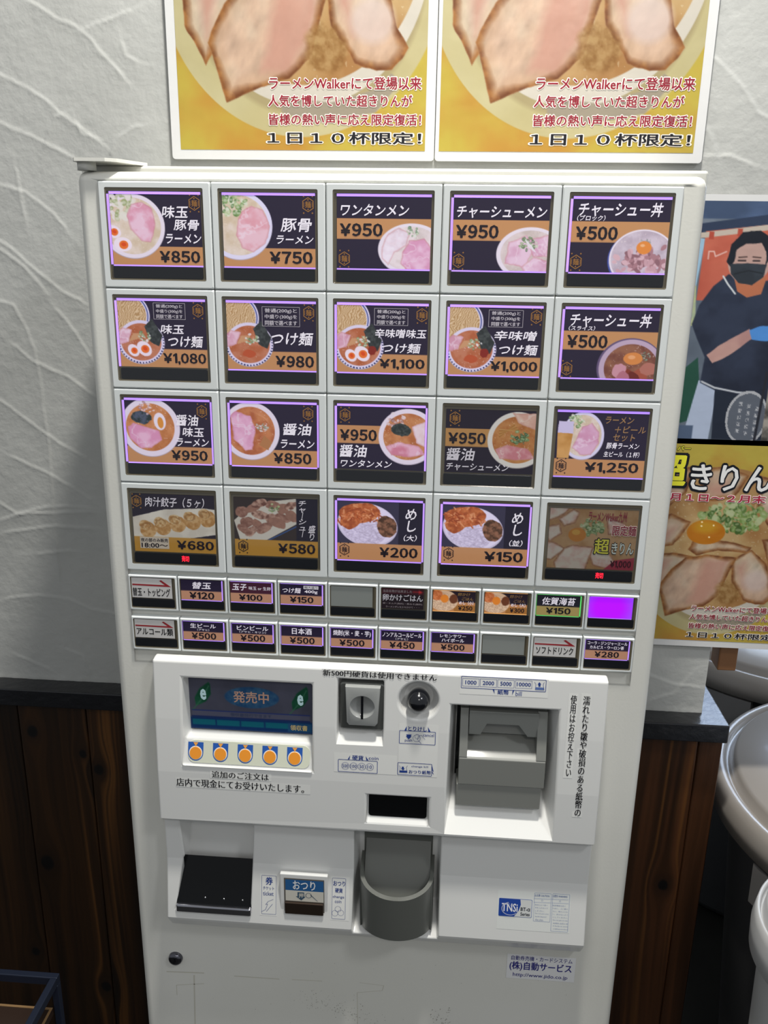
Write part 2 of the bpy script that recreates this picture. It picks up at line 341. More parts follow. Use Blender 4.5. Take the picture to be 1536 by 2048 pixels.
        for i, (x, y) in enumerate([(.12, .25), (.3, .18), (.42, .3), (.6, .12), (.75, .18), (.88, .12), (.2, .42), (.36, .46), (.58, .34), (.76, .34), (.9, .3), (.26, .58), (.46, .52), (.66, .42), (.4, .1), (.16, .56)]):
            c.blend(c.ell(x, y, rg.uniform(.09, .14), rg.uniform(.06, .09), rg.uniform(-1, 1), .45, i), c.mixn(('8a6054', 'a87c6c', '744c42')[i % 3], ('b89080', '9a7264', 'c8a494')[i % 3], 18, i))
        scallion(c, .62, .17, .09, 20, 4, ('5a7a48', '88a468', '3c5a34', 'b8c890')); c.blend(c.rect(.96, -1, 9, 2), '201c30'); c.blend(c.rect(-1, .72, 9, 2), 'c4923f')
    elif kind == 'meshi':
        c.blend(c.rect(-1, -1, .93, 2), '3a3848'); c.blend(c.ell(.46, .4, .46, .36, .25), 'd9d6d8'); c.blend(c.ell(.46, .39, .44, .34, .25), 'f0eef0')
        m = c.ell(.42, .5, .34, .23, .2, .15, 3); n = (vnoise(c.X * 50, c.Y * 70, 3) * .6 + vnoise(c.X * 26, c.Y * 30, 9) * .4)[..., None]; c.blend(m, np.array(hx('b8b0b8')) * (1 - n) + np.array(hx('fbf8fb')) * n)
        c.blend(c.ell(.34, .2, .31, .17, -.1, .25, 6), c.mixn('a85428', 'd07c40', 20, 2)); c.blend(c.ell(.2, .33, .17, .14, -.5, .3, 7), c.mixn('a85428', 'd07c40', 20, 4)); rg = random.Random(3 + v)
        for i in range(80):
            a = rg.uniform(3.0, 6.4); d = rg.uniform(.05, .33); x, y = .32 + d * math.cos(a) * 1.0, .28 + d * math.sin(a) * .75 + .02
            c.blend(c.line([(x, y), (x + rg.uniform(-.07, .07), y + rg.uniform(-.03, .09))], .022) * .9, ('c0642e', 'd8824a', 'a04a24', 'e8a468')[i % 4])
        c.blend(c.ell(.76, .42, .15, .18, -.3, .3, 5), c.mixn('4c3420', '9a6e4c', 22, 4)); c.blend(c.rect(.93, -1, 9, 2), '201c2c'); c.blend(c.rect(-1, .715, 9, 2), OCH)
    elif kind == 'limited':
        c.c[:] = np.array(hx('a8886c')); ramen_core(c, 0.02, .0, 1.0, dark=.62)
        c.blend(c.poly([(1.3, .78), (1.0, .84), (.8, 1.05), (1.3, 1.05)]), '84303e')
    return c
def ramen_core(c, ox, oy, k, dark=1.0):
    """bowl of broth with pork slabs, yolk and leek; used on the cards and posters"""
    def T(P): return [(ox + x * k, oy + y * k) for x, y in P]
    c.blend(c.mixn('000000', 'ffffff', 3)[..., 0] * 0 + 1, c.mixn('c08a50', 'd8aa74', 6, 3))
    for i, P in enumerate(([(-.05, -.05), (.28, -.05), (.2, .1), (.02, .2), (-.05, .22)], [(.1, .18), (.32, 0), (.42, .06), (.36, .24), (.2, .3)], [(-.05, .3), (.14, .25), (.18, .42), (.0, .56), (-.05, .5)], [(.8, .1), (1.1, .22), (1.05, .4), (.85, .42)], [(-.05, .55), (.08, .56), (.25, .68), (.04, .88), (-.05, .86)])):
        slab(c, T(P), 40 + i, True, .02, 10)
    slab(c, T([(.6, .78), (.62, .62), (.86, .66), (1.0, .86), (.88, 1.0), (.66, .94)]), 50, True, .02, 8); slab(c, T([(.08, .9), (.22, .66), (.34, .6), (.66, .62), (.6, .86), (.56, 1.06), (.12, 1.06)]), 52, True, .02, 8)
    scallion(c, ox + .6 * k, oy + .3 * k, .17 * k, 80, 4, ('6a9048', 'a4c078', '48702e', 'd4e0a8')); c.blend(c.ell(ox + .4 * k, oy + .43 * k, .13 * k, .115 * k), 'dd8420'); c.blend(c.ell(ox + .38 * k, oy + .39 * k, .06 * k, .045 * k), 'f0b03c')
    if dark != 1: c.c = c.c * dark + .08

# ------------------------------------------------------------------ lettering
STY = {'reg': (.004, 0, [(0, 0)]), 'thin': (-.008, 0, [(0, 0)]), 'bold': (0, 0, [(-.022, 0), (.022, 0), (0, .014), (0, -.014), (0, 0)]),
       'heavy': (.012, 0, [(-.03, 0), (.03, 0), (0, .02), (0, -.02), (0, 0)]),
       'brush': (0, .14, [(-.017, -.022), (.017, .022), (0, 0), (.009, .011), (-.009, -.011)]),
       'mincho': (-.006, 0, [(-.026, 0), (.026, 0), (-.013, 0), (.013, 0), (0, 0)]),
       'out': (0, 0, [(.075 * math.cos(a * math.pi / 5), .075 * math.sin(a * math.pi / 5)) for a in range(10)] + [(0, 0)]),
       'outb': (0, 0, [(.06 * math.cos(a * math.pi / 5), .06 * math.sin(a * math.pi / 5)) for a in range(10)] + [(.03 * math.cos(a * math.pi / 2), .03 * math.sin(a * math.pi / 2)) for a in range(4)])}
RAW = {}
def raw(text, off, shear):
    k = (text, off, shear)
    if k not in RAW:
        cu = bpy.data.curves.new('t', 'FONT'); cu.body = text; cu.size = 1; cu.offset = off; cu.shear = shear; cu.fill_mode = 'FRONT'; cu.resolution_u = 2; cu.space_line = .92
        ob = bpy.data.objects.new('t', cu); C.objects.link(ob); dg = bpy.context.evaluated_depsgraph_get(); dg.update()
        me = bpy.data.meshes.new_from_object(ob.evaluated_get(dg)); V = np.zeros(len(me.vertices) * 3); me.vertices.foreach_get('co', V); V = V.reshape(-1, 3)[:, :2]
        F = [tuple(p.vertices) for p in me.polygons]; bpy.data.objects.remove(ob); bpy.data.curves.remove(cu); bpy.data.meshes.remove(me); RAW[k] = (V, F)
    return RAW[k]
FW = {c: chr(ord(c) + 0xFEE0) for c in '023456789'}; FW['¥'] = '￥'
def price_raw(text, off):
    Vs, Fs, n, x = [], [], 0, 0.
    for ch in text:
        if ch == '1': V = np.array([(.14, 0), (.27, 0), (.27, .74), (.17, .74), (.0, .62), (.0, .5), (.14, .58)]); F = [(0, 1, 2, 3, 6), (3, 4, 5, 6)]
        elif ch == ',': V = np.array([(0, 0), (.1, 0), (.1, .12), (-.02, .12), (-.02, .02), (.03, -.12), (.09, -.12)]); F = [(0, 5, 6, 1), (0, 1, 2, 3, 4)]
        else: V, F = raw(FW.get(ch, ch), off, 0); V = V.copy()
        V = V.copy(); V[:, 0] -= V[:, 0].min() - x; x = V[:, 0].max() + .1
        Vs.append(V); Fs += [tuple(i + n for i in f) for f in F]; n += len(V)
    return np.concatenate(Vs), Fs
def text(s, x0, x1, z0, z1, y, m, parent, sty='reg', name='lettering', fit=True, nrm=None):
    off, sh, shifts = STY[sty]
    V, F = price_raw(s, off) if (sty == 'heavy' and s[0] == '¥') else raw(s, off, sh)
    if not len(V): return None
    Vs, Fs, n = [], [], 0
    for dx, dy in shifts: Vs.append(V + np.array([dx, dy])); Fs += [tuple(i + n for i in f) for f in F]; n += len(V)
    V2 = np.concatenate(Vs); a, b = (V.min(0), V.max(0)) if sty.startswith('out') else (V2.min(0), V2.max(0))
    q = (V2 - a) / (b - a); X = x0 + q[:, 0] * (x1 - x0); Z = z0 + q[:, 1] * (z1 - z0)
    Y = np.full(len(X), y) if nrm is None else np.array([nrm(z) for z in Z])
    Y = Y - np.repeat(np.arange(len(shifts)), len(V)) * 1.6e-5
    return mesh(name, np.stack([X, Y, Z], 1), Fs, m, parent)
def ink(col, e=0, tint=None): return mat('ink_%s_%s' % (col, e), col, .5, emit=(tint or col) if e else None, es=e, spec=.3)
def flat(name, P, y, m, parent):
    """flat printed shape"""
    return mesh(name, [(p[0], y, p[1]) for p in P], [tuple(range(len(P)))[::-1]], m, parent)
def fring(name, P, Q, y, m, parent):
    n = len(P); return mesh(name, [(p[0], y, p[1]) for p in P] + [(p[0], y, p[1]) for p in Q], [(i, (i + 1) % n, n + (i + 1) % n, n + i) for i in range(n)], m, parent)
def circ(cx, cz, r, n=28, rz=None): return [(cx + r * math.cos(2 * math.pi * i / n), cz + (rz or r) * math.sin(2 * math.pi * i / n)) for i in range(n)]

# ------------------------------------------------------------------ materials
m_white = wear(mat('white_enamel', 'e2e1d8', .38, bump=.05, bs=300), 'dcdbd2', 'e6e5de', 3, .3, .7)
m_cab = mat('cabinet_enamel', 'c9c9c2', .45); m_tile = mat('tile_plastic', 'e2e6e5', .32, coat=.2); m_panel = mat('panel_plastic', 'e6e6e3', .3, coat=.35)
m_grey = mat('grey_plastic', '7c7f7e', .42); m_dgrey = mat('dark_grey_plastic', '646661', .35, coat=.1); m_black = mat('black_plastic', '0a0c12', .18, coat=.5)
m_seam = mat('seam_shadow_gap', '202020', .8); m_rim = mat('smoked_rim', '6a6250', .25, coat=.5); m_bar = mat('smoked_bar', '10131a', .3, coat=.15); m_chrome = mat('chrome', 'c8c8c8', .15, metal=1)
m_cover = glass('clear_cover')

# ================================================================== THE ROOM
D = .25
def sobj(o): o['kind'] = 'structure'; return o
# plaster wall with trowel ridges as real relief
RID = []
def rid(P, sx, ox, oy, wd=.0022, ht=.0014):
    W = [g(ox + a * sx, oy + b * sx, D) for a, b in P]; RID.append((W, wd, ht))
for P in ([(0, 560), (50, 575), (100, 660), (130, 745), (150, 850), (160, 950), (180, 1060), (200, 1320)], [(0, 340), (60, 380), (150, 460), (230, 520), (300, 560)],
          [(0, 930), (100, 1000), (220, 1090), (320, 1145)], [(50, 1140), (130, 1180), (230, 1230), (340, 1300)], [(0, 1380), (60, 1355), (180, 1325), (340, 1330)],
          [(40, 1665), (150, 1658), (250, 1670), (340, 1710), (425, 1725)], [(60, 70), (75, 150), (95, 250)], [(15, 130), (100, 160), (200, 235), (240, 285)],
          [(60, 730), (130, 790), (250, 840), (360, 920)], [(0, 1310), (60, 1350), (190, 1350), (340, 1345)], [(220, 600), (290, 690), (340, 770)], [(210, 1460), (225, 1580)],
          [(80, 1885), (150, 1915), (180, 1930)], [(250, 1860), (310, 1880), (340, 1940)], [(0, 370), (90, 430), (160, 510)], [(150, 1500), (260, 1490)], [(30, 1420), (200, 1400), (340, 1405)]):
    rid(P, .537, 0, 300)
for P in ([(150, 0), (300, 90), (400, 140), (500, 210), (560, 290), (680, 420)], [(0, 405), (150, 480), (250, 550), (330, 620), (450, 700), (540, 770)], [(0, 670), (130, 730), (250, 780), (400, 860)],
          [(250, 770), (300, 640), (320, 630)], [(610, 840), (650, 750), (720, 700), (760, 690)], [(500, 140), (620, 100), (700, 60)], [(680, 250), (690, 300), (740, 320)], [(430, 680), (450, 730), (490, 740)]):
    rid(P, .3646, 0, 0)
for P in ([(1270, 240), (1380, 350), (1440, 420), (1490, 510), (1536, 535)], [(1230, 550), (1280, 620), (1300, 690)], [(1240, 710), (1360, 705), (1460, 740)]): rid(P, .44, 860, 0)
for P in ([(1300, 1350), (1345, 1365), (1395, 1372)], [(1300, 1400), (1350, 1385), (1380, 1350)]): rid(P, 1, 0, 0)
XE = .487; ZW = Z0 - .747
xs = np.concatenate([np.arange(-.72, -.22, .0022), np.linspace(-.22, .36, 20)[1:-1], np.arange(.36, XE + .0005, .0025)]); xs[-1] = XE
zs = np.concatenate([np.arange(ZW, Z0 + .27, .0024), np.linspace(Z0 + .28, Z0 + .8, 8)])
XX, ZZ = np.meshgrid(xs, zs[::-1])
ht = .0012 * (fbm(XX * 9, ZZ * 9, 2) - .5) + .0004 * (fbm(XX * 70, ZZ * 70, 5) - .5) + .0005 * (fbm(XX * 30, ZZ * 26, 15) - .5)
for W, wd, hh in RID:
    d = np.full(XX.shape, 1e9); sgn = np.zeros(XX.shape)
    wx = XX + .004 * (fbm(XX * 40, ZZ * 40, 8) - .5); wz = ZZ + .004 * (fbm(XX * 40, ZZ * 40, 9) - .5)
    for (x0, z0), (x1, z1) in zip(W, W[1:]):
        ex, ez = x1 - x0, z1 - z0; t = np.clip(((wx - x0) * ex + (wz - z0) * ez) / (ex * ex + ez * ez), 0, 1); dd = np.hypot(wx - x0 - t * ex, wz - z0 - t * ez)
        s = (wx - x0) * ez - (wz - z0) * ex; u = dd < d; sgn = np.where(u, s, sgn); d = np.where(u, dd, d)
    ht += hh * .45 * np.exp(-(d / wd * 1.3) ** 2) + hh * .75 * np.exp(-d / .014) * np.clip(.5 + sgn / (np.maximum(d, 1e-6)) * 0 + np.sign(sgn) * np.clip(d / .0008, 0, 1) * .5, 0, 1)
ht += .003 * np.exp(-((ZZ - ZW) / .006) ** 2) * fbm(XX * 60, XX * 0, 3)
m_wall = wear(mat('plaster', 'a9aaa8', .8, bump=.5, bs=90), 'abaca9', 'b7b8b5', 6, .3, .7)
wl = sobj(grid('wall_back_left', XX, D - ht, ZZ, None, m_wall, smooth=True))
sobj(box('wall_core', -1.6, XE, D + .002, D + .12, 0.002, Z0 + .8, m_wall)).name = 'wall_back'
# plank joints, knots, boards
def plank(x0, x1, z0, z1, knots, seed, base=('190f07', '37220f'), y=D - .012, parent=None, th=.012):  # default base is darkened for the left boards; their shade is in the colour
    w_, h_ = 84, 300; c = Cv(w_, h_, (x1 - x0) / (z1 - z0), '402814'); X = x0 + c.X * (z1 - z0); Z = z1 - c.Y * (z1 - z0)
    gx = X.copy()
    for kx, kz, kr in knots:
        dx, dz = X - kx, Z - kz; gx = gx + dx * 1.4 * np.exp(-(dx / (kr * 2.2)) ** 2 - (dz / (kr * 4.5)) ** 2) * -1
    gx = gx + .004 * np.sin(Z * 7 + seed) + .01 * (fbm(X * 8, Z * 2, seed) - .5)
    n = fbm(gx * 110, Z * 1.6, seed, 5); n2 = fbm(gx * 22, Z * 1.2, seed + 4, 4)
    t = np.clip((n - .5) * 1.5 + (n2 - .5) * 1.6 + .5, 0, 1)[..., None]
    c.c = np.array(hx(base[0])) * (1 - t) + np.array(hx(base[1])) * t
    lt = np.clip((fbm(gx * 70, Z * .7, seed + 9, 3) - .62) * 9, 0, 1)[..., None]; c.c = c.c * (1 - lt * .5) + np.array(hx('8a5a2a')) * lt * .5
    for kx, kz, kr in knots:
        r = np.hypot((X - kx) / kr, (Z - kz) / (kr * 1.25)) + .25 * (fbm(X * 90, Z * 90, seed) - .5)
        h = np.clip((2.4 - r) / 1.6, 0, 1)[..., None] * .45; c.c = c.c * (1 - h) + np.array(hx('1e120c')) * h
        h = np.clip((1 - r) / .25, 0, 1)[..., None]; c.c = c.c * (1 - h) + np.array(hx('0b0808')) * h
    b = .0016; e = np.minimum(X - x0, x1 - X); yf = y + np.clip(1 - e / b, 0, 1) * .002 + (lambda a: a)(0)
    xs2 = np.concatenate([[x0, x0 + .0006, x0 + .0016], np.linspace(x0 + .002, x1 - .002, w_ - 6), [x1 - .0016, x1 - .0006, x1]])
    o = grid('plank', X, yf - .0006 * (n - .5), Z, c.c, mat('stained_wood', rough=.42, attr=1, spec=.4), parent)
    bm = bmesh.new(); bm.from_mesh(o.data); lay = bm.verts.layers.float_color.get('Col')
    bnd = [e_ for e_ in bm.edges if e_.is_boundary]; r_ = bmesh.ops.extrude_edge_only(bm, edges=bnd)
    for v in r_['geom']:
        if isinstance(v, bmesh.types.BMVert): v.co.y = y + th
    bm.to_mesh(o.data); bm.free(); return o
wains = sobj(emp('wainscot_back', (0, D, 0))); wains.name = 'trim_1'
ZT = ZW - .03
def K(px, py, r): x, z = g(px, py, D - .012); return (x, z, r)
kn = [K(65, 1463, .010), K(166, 1508, .007), K(198, 1540, .009), K(95, 1725, .013), K(72, 1903, .008), K(213, 1973, .010), K(1326, 1770, .009)]
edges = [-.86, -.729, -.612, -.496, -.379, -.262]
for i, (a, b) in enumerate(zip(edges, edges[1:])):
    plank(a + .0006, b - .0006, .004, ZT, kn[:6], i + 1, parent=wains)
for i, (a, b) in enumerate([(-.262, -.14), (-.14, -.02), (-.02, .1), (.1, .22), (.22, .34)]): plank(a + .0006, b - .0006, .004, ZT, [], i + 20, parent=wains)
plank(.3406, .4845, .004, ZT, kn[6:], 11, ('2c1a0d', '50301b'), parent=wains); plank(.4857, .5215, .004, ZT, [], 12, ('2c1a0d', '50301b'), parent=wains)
box('end_board', .4885, .5215, D, D + .12, .004, ZT, mat('stained_end', '3a2413', .5), wains, .001)
m_ledge = mat('black_paint', '17181c', .28, coat=.3, bump=.9, bs=45)
sobj(box('trim_2', -1.6, .519, .212, D + .15, ZT, ZW, m_ledge, None, .002))
# floor, side window wall
sobj(box('floor', -2.4, 2.6, -3.2, 1.9, -.05, 0, wear(mat('floor_tile', '4a4a44', .5), '1c1c1a', '2a2a26', 4)))
sobj(box('wall_rear', -2.4, 2.6, 1.8, 1.9, 0, 2.6, mat('rear_wall', '8a8a86', .9)))
wn = sobj(box('window_1', .7, 2.0, 1.775, 1.8, 1.2, 2.3, mat('window_frame', '5a4a3a', .5), None, .004)); box('pane', .74, 1.96, 1.765, 1.774, 1.24, 2.26, mat('daylit_pane', 'c0d4f0', .1, emit='c8dcff', es=3), wn)
# wooden post behind the posters
x0, z0 = g(1424, 1331, D + .02); x1, _ = g(1465, 1331, D + .02)
sobj(box('trim_3', x0 + .003, x1, D + .004, D + .04, z0, Z0 + .8, wear(mat('post_wood', '8a6038', .5), '7a5230', '9a7046', 30), None, .002))

# ================================================================== THE TICKET MACHINE
VM = emp('ticket_vending_machine', (0, .12, 0), 'tall white ramen meal ticket vending machine covered in backlit photo menu buttons', 'vending machine')
box('cabinet', -.346, .346, .041, D - .012, .012, Z0 + .0185, m_cab, VM, .003)
door = box('door', -.3375, .3375, .0035, .039, .03, Z0 + .0100, m_white, VM, .011, 4); 
def bx_cut(*q):
    return box('cutter', *q, None)
boolean(door, [bx_cut(-.3128, .3128, -.02, .0085, Z0 - .578, Z0 + .0003), bx_cut(-.275, .275, -.02, .0345, Z0 - .965, Z0 - .577)])
door.data.materials.clear(); door.data.materials.append(m_white)
door.data.polygons.foreach_set('use_smooth', [True] * len(door.data.polygons))
door.modifiers.new('wn', 'WEIGHTED_NORMAL')
# hinge bracket on the top left corner
px = lambda a, b, y: g(130 + a * .1302, 290 + b * .1302, y)
zt_ = Z0 + .0188; ppl = [(-.3385, .004), (-.334, -.004), (-.300, -.004), (-.290, .004), (-.272, .05), (-.3385, .05)]
bm = bmesh.new(); a = [bm.verts.new((x, y, zt_)) for x, y in ppl]; b = [bm.verts.new((x, y, zt_ + .0035)) for x, y in ppl]; bm.faces.new(a[::-1]); bm.faces.new(b)
for i in range(6): bm.faces.new((a[i], a[(i + 1) % 6], b[(i + 1) % 6], b[i]))
hb = bm_obj('hinge_bracket', bm, m_white, VM); lathe('hinge_pin', [(0, -.0085), (.010, -.0085), (.010, 0), (0, 0)], (-.326, .010, zt_), m_cab, hb, 24)
# lock
lx, lz = g(353, 1912, .006); lk = lathe('door_lock', [(0, .007), (.0055, .007), (.0085, .006), (.0098, .004), (.0102, 0), (.0102, -.004)], (lx, .0035, lz), mat('lock_steel', '6a6a72', .2, metal=1), VM, 32, 'y')
box('keyhole', lx - .001, lx + .001, .0002 - .0055, .0012 - .0055, lz - .003, lz + .003, m_black, lk)
tag(lk, 'round steel door lock')

m_card = {}
def glow_mat(col, st): return mat('glow_%s_%s' % (col, st), col, .4, emit=col, es=st)
UN = {}
PUR = 'b088ff'
def logo(parent, cx, cz, r, y, m):
    out, inn = [], []
    for i in range(6):
        t = math.pi / 6 + i * math.pi / 3; out.append((cx + r * .92 * math.cos(t), cz + r * math.sin(t))); inn.append((cx + r * .8 * math.cos(t), cz + r * .87 * math.sin(t)))
    o = fring('crest', out, inn, y, m, parent)
    text('麺', cx - r * .42, cx + r * .42, cz - r * .45, cz + r * .45, y, m, parent, 'bold')
    V, F = [], []
    for sx in (-1, 1):
        for sz in (-1, 1):
            x, z = cx + sx * r * .62, cz + sz * r * 1.12; q = r * .13; n = len(V); V += [(x - q, y, z), (x, y, z - q), (x + q, y, z), (x, y, z + q)]; F.append((n, n + 1, n + 2, n + 3))
        z = cz + sx * r * .64; q = r * .12; n = len(V); V += [(cx - q, y, z), (cx, y, z - q), (cx + q, y, z), (cx, y, z + q)]; F.append((n, n + 1, n + 2, n + 3))
        x = cx + sx * r * .6; n = len(V); V += [(x - q * .3, y, cz - r * .35), (x + q * .3, y, cz - r * .35), (x + q * .3, y, cz + r * .35), (x - q * .3, y, cz + r * .35)]; F.append((n, n + 1, n + 2, n + 3))
    mesh('crest_mark', V, F, m, parent)
def button(x0, x1, zt, zb, small, label, lit='', glow=PUR, art=None, av=0, texts=(), logo_at=None, es=.34, led=False, plain=None, gs=.95):
    """one menu button: tile, smoked surround, card, glowing edges, bar, clear cover"""
    gp = .0005
    X0, X1, ZT_, ZB = x0 + gp, x1 - gp, zt - gp, zb + gp
    if small: ol, orr, ot, ob = .0024, .0022, .0028, .0030; bh = .0104; cl, cr, ct = .0012, .0045, .0015
    else: ol, orr, ot, ob = .0072, .0080, .0064, .0082; bh = .0128; cl, cr, ct = .0044, .0030, .0068
    r = .0012; P = rrect(X0, X1, ZB, ZT_, r, 2); Q = rrect(X0 + ol, X1 - orr, ZB + ob, ZT_ - ot, .0014, 2)
    P2 = rrect(X0 + .0012, X1 - .0012, ZB + .0014, ZT_ - .0014, r, 2)
    n = len(P); V = [(p[0], .009, p[1]) for p in P] + [(p[0], .0016, p[1]) for p in P] + [(p[0], 0, p[1]) for p in P2] + [(q[0], 0, q[1]) for q in Q] + [(q[0], .0066, q[1]) for q in Q]; F = []
    for k in range(4):
        for i in range(n): F.append((k * n + i, k * n + (i + 1) % n, (k + 1) * n + (i + 1) % n, (k + 1) * n + i))
    F.append(tuple(range(4 * n, 5 * n)))
    B = mesh('menu_button', V, F, m_tile, VM); tag(B, label)
    a, b, c_, d = X0 + ol, X1 - orr, ZB + ob, ZT_ - ot      # opening
    t = .0012 if small else .0020
    ring('surround', rrect(a + .0003, b - .0003, c_ + .0003, d - .0003, .001, 2), rrect(a + max(cl - 1.4 * t, .0008), b - max(cr - 1.5 * t, .0009), c_ + .0014, d - max(ct - 1.5 * t, .0009), .001, 2), .0003, .0030, m_rim, B, .0008)
    box('card_tray', a + .0004, b - .0004, .0022, .0040, c_ + .0004, d - .0004, m_rim, B)
    bx0, bx1 = a + cl * .8, b - cl * .8; bz0 = c_ + .0022; bz1 = bz0 + bh
    prism('indicator_bar', rrect(bx0, bx1, bz0, bz1, .0016, 3), .0006, .0024, m_bar, B, .0003)
    cx0, cx1 = a + cl, b - cr; cz1 = d - ct; cz0 = bz1 + (.0012 if small else .0016)
    yc = .0013; w_ = cx1 - cx0; h_ = cz1 - cz0
    key = 'card_%s_%s' % (glow, es if lit else 0)
    if plain: flat('menu_card', [(cx0, cz0), (cx1, cz0), (cx1, cz1), (cx0, cz1)], yc, plain, B)
    else: art.build('menu_card', cx0, cx1, cz0, cz1, yc, mat(key, attr=1, rough=.45, spec=.3, emit=('c8b0ff' if glow == PUR else glow) if lit else None, es=es if lit else 0), B)
    t = .0012 if small else .0021
    G = {'t': (cx0, cx1, cz1 + .0001, cz1 + t * 1.3), 'b': (cx0, cx1, cz0 - t * .75, cz0 - .0001), 'l': (cx0 - t * 1.3, cx0 - .0002, cz0, cz1), 'r': (cx1 + .0002, cx1 + t * 1.3, cz0, cz1)}
    for k in lit:
        st = gs * (1 if k.islower() else 1.22); q = G[k.lower()]
        flat('light_strip', [(q[0], q[2]), (q[1], q[2]), (q[1], q[3]), (q[0], q[3])], yc - .0003, glow_mat(glow, st), B)
    for s, u0, u1, v0, v1, sty, col in texts:
        if sty == 'rect': flat('printed_panel', [(cx0 + u0 * w_, cz1 - v1 * h_), (cx0 + u1 * w_, cz1 - v1 * h_), (cx0 + u1 * w_, cz1 - v0 * h_), (cx0 + u0 * w_, cz1 - v0 * h_)], yc - .0001, ink(col, .25 if lit else 0), B); continue
        if sty == 'frame':
            o_ = rrect(cx0 + u0 * w_, cx0 + u1 * w_, cz1 - v1 * h_, cz1 - v0 * h_, .0002, 1); e_ = .0003; i_ = rrect(cx0 + u0 * w_ + e_, cx0 + u1 * w_ - e_, cz1 - v1 * h_ + e_, cz1 - v0 * h_ - e_, .0002, 1); fring('printed_frame', o_, i_, yc - .0001, ink(col, .2), B); continue
        if sty == 'arrow':
            xa, xb = cx0 + .02 * w_, cx0 + .98 * w_; zc = cz1 - .36 * h_; flat('arrow', [(xa, zc - .025 * h_), (xb, zc - .05 * h_), (cx0 + .74 * w_, cz1 - .08 * h_), (cx0 + .69 * w_, cz1 - .12 * h_), (cx0 + .83 * w_, zc + .035 * h_), (xa, zc + .05 * h_)], yc - .0002, ink('a82c34'), B); continue
        em = .28 if lit and col in ('f0eaf4', 'ffffff') else 0
        if sty in ('outw', 'outk'):
            text(s, cx0 + u0 * w_, cx0 + u1 * w_, cz1 - v1 * h_, cz1 - v0 * h_, yc - .0002, ink('0c0c10' if sty == 'outk' else 'd8c0b8'), B, 'outb'); sty = 'bold'
            text(s, cx0 + u0 * w_, cx0 + u1 * w_, cz1 - v1 * h_, cz1 - v0 * h_, yc - .0005, ink(col), B, sty); continue
        text(s, cx0 + u0 * w_, cx0 + u1 * w_, cz1 - v1 * h_, cz1 - v0 * h_, yc - .0002, ink(col, em), B, sty)
    if logo_at: logo(B, cx0 + logo_at[0] * w_, cz1 - logo_at[1] * h_, .0076, yc - .0002, ink(logo_at[2] if len(logo_at) > 2 else 'b07c40'))
    if led: text('売切', bx0 + (bx1 - bx0) * .58, bx0 + (bx1 - bx0) * .67, bz0 + .003, bz1 - .0022, .00055, mat('led_red', 'ff2030', .4, emit='ff2038', es=2.0), B, 'bold', 'sold_out_light')
    flat('cover_pane', [(a + .0012, c_ + .0014), (b - .0012, c_ + .0014), (b - .0012, d - .0014), (a + .0012, d - .0014)], .0004, m_cover, B)
    return B
Wt = 'f0eaf4'; Pk = '241c26'
def pr(s, u0, u1, v0, v1): return (s, u0, u1, v0, v1, 'heavy', Pk)
def br(s, u0, u1, v0, v1, c=Wt): return (s, u0, u1, v0, v1, 'brush', c)
def tsk(u0, u1, v0, v1):
    h = (v1 - v0) / 3.3; d = (v1 - v0) * .08
    return [('', u0, u1, v0, v1, 'frame', 'd8d0d8')] + [(s, u0 + .03, u1 - .03, v0 + d + i * h * 1.02, v0 + d + i * h * 1.02 + h * .82, 'bold', 'e8e0ea') for i, s in enumerate(('普通(200g)と', '中盛り(300g)を', '同額で選べます'))]
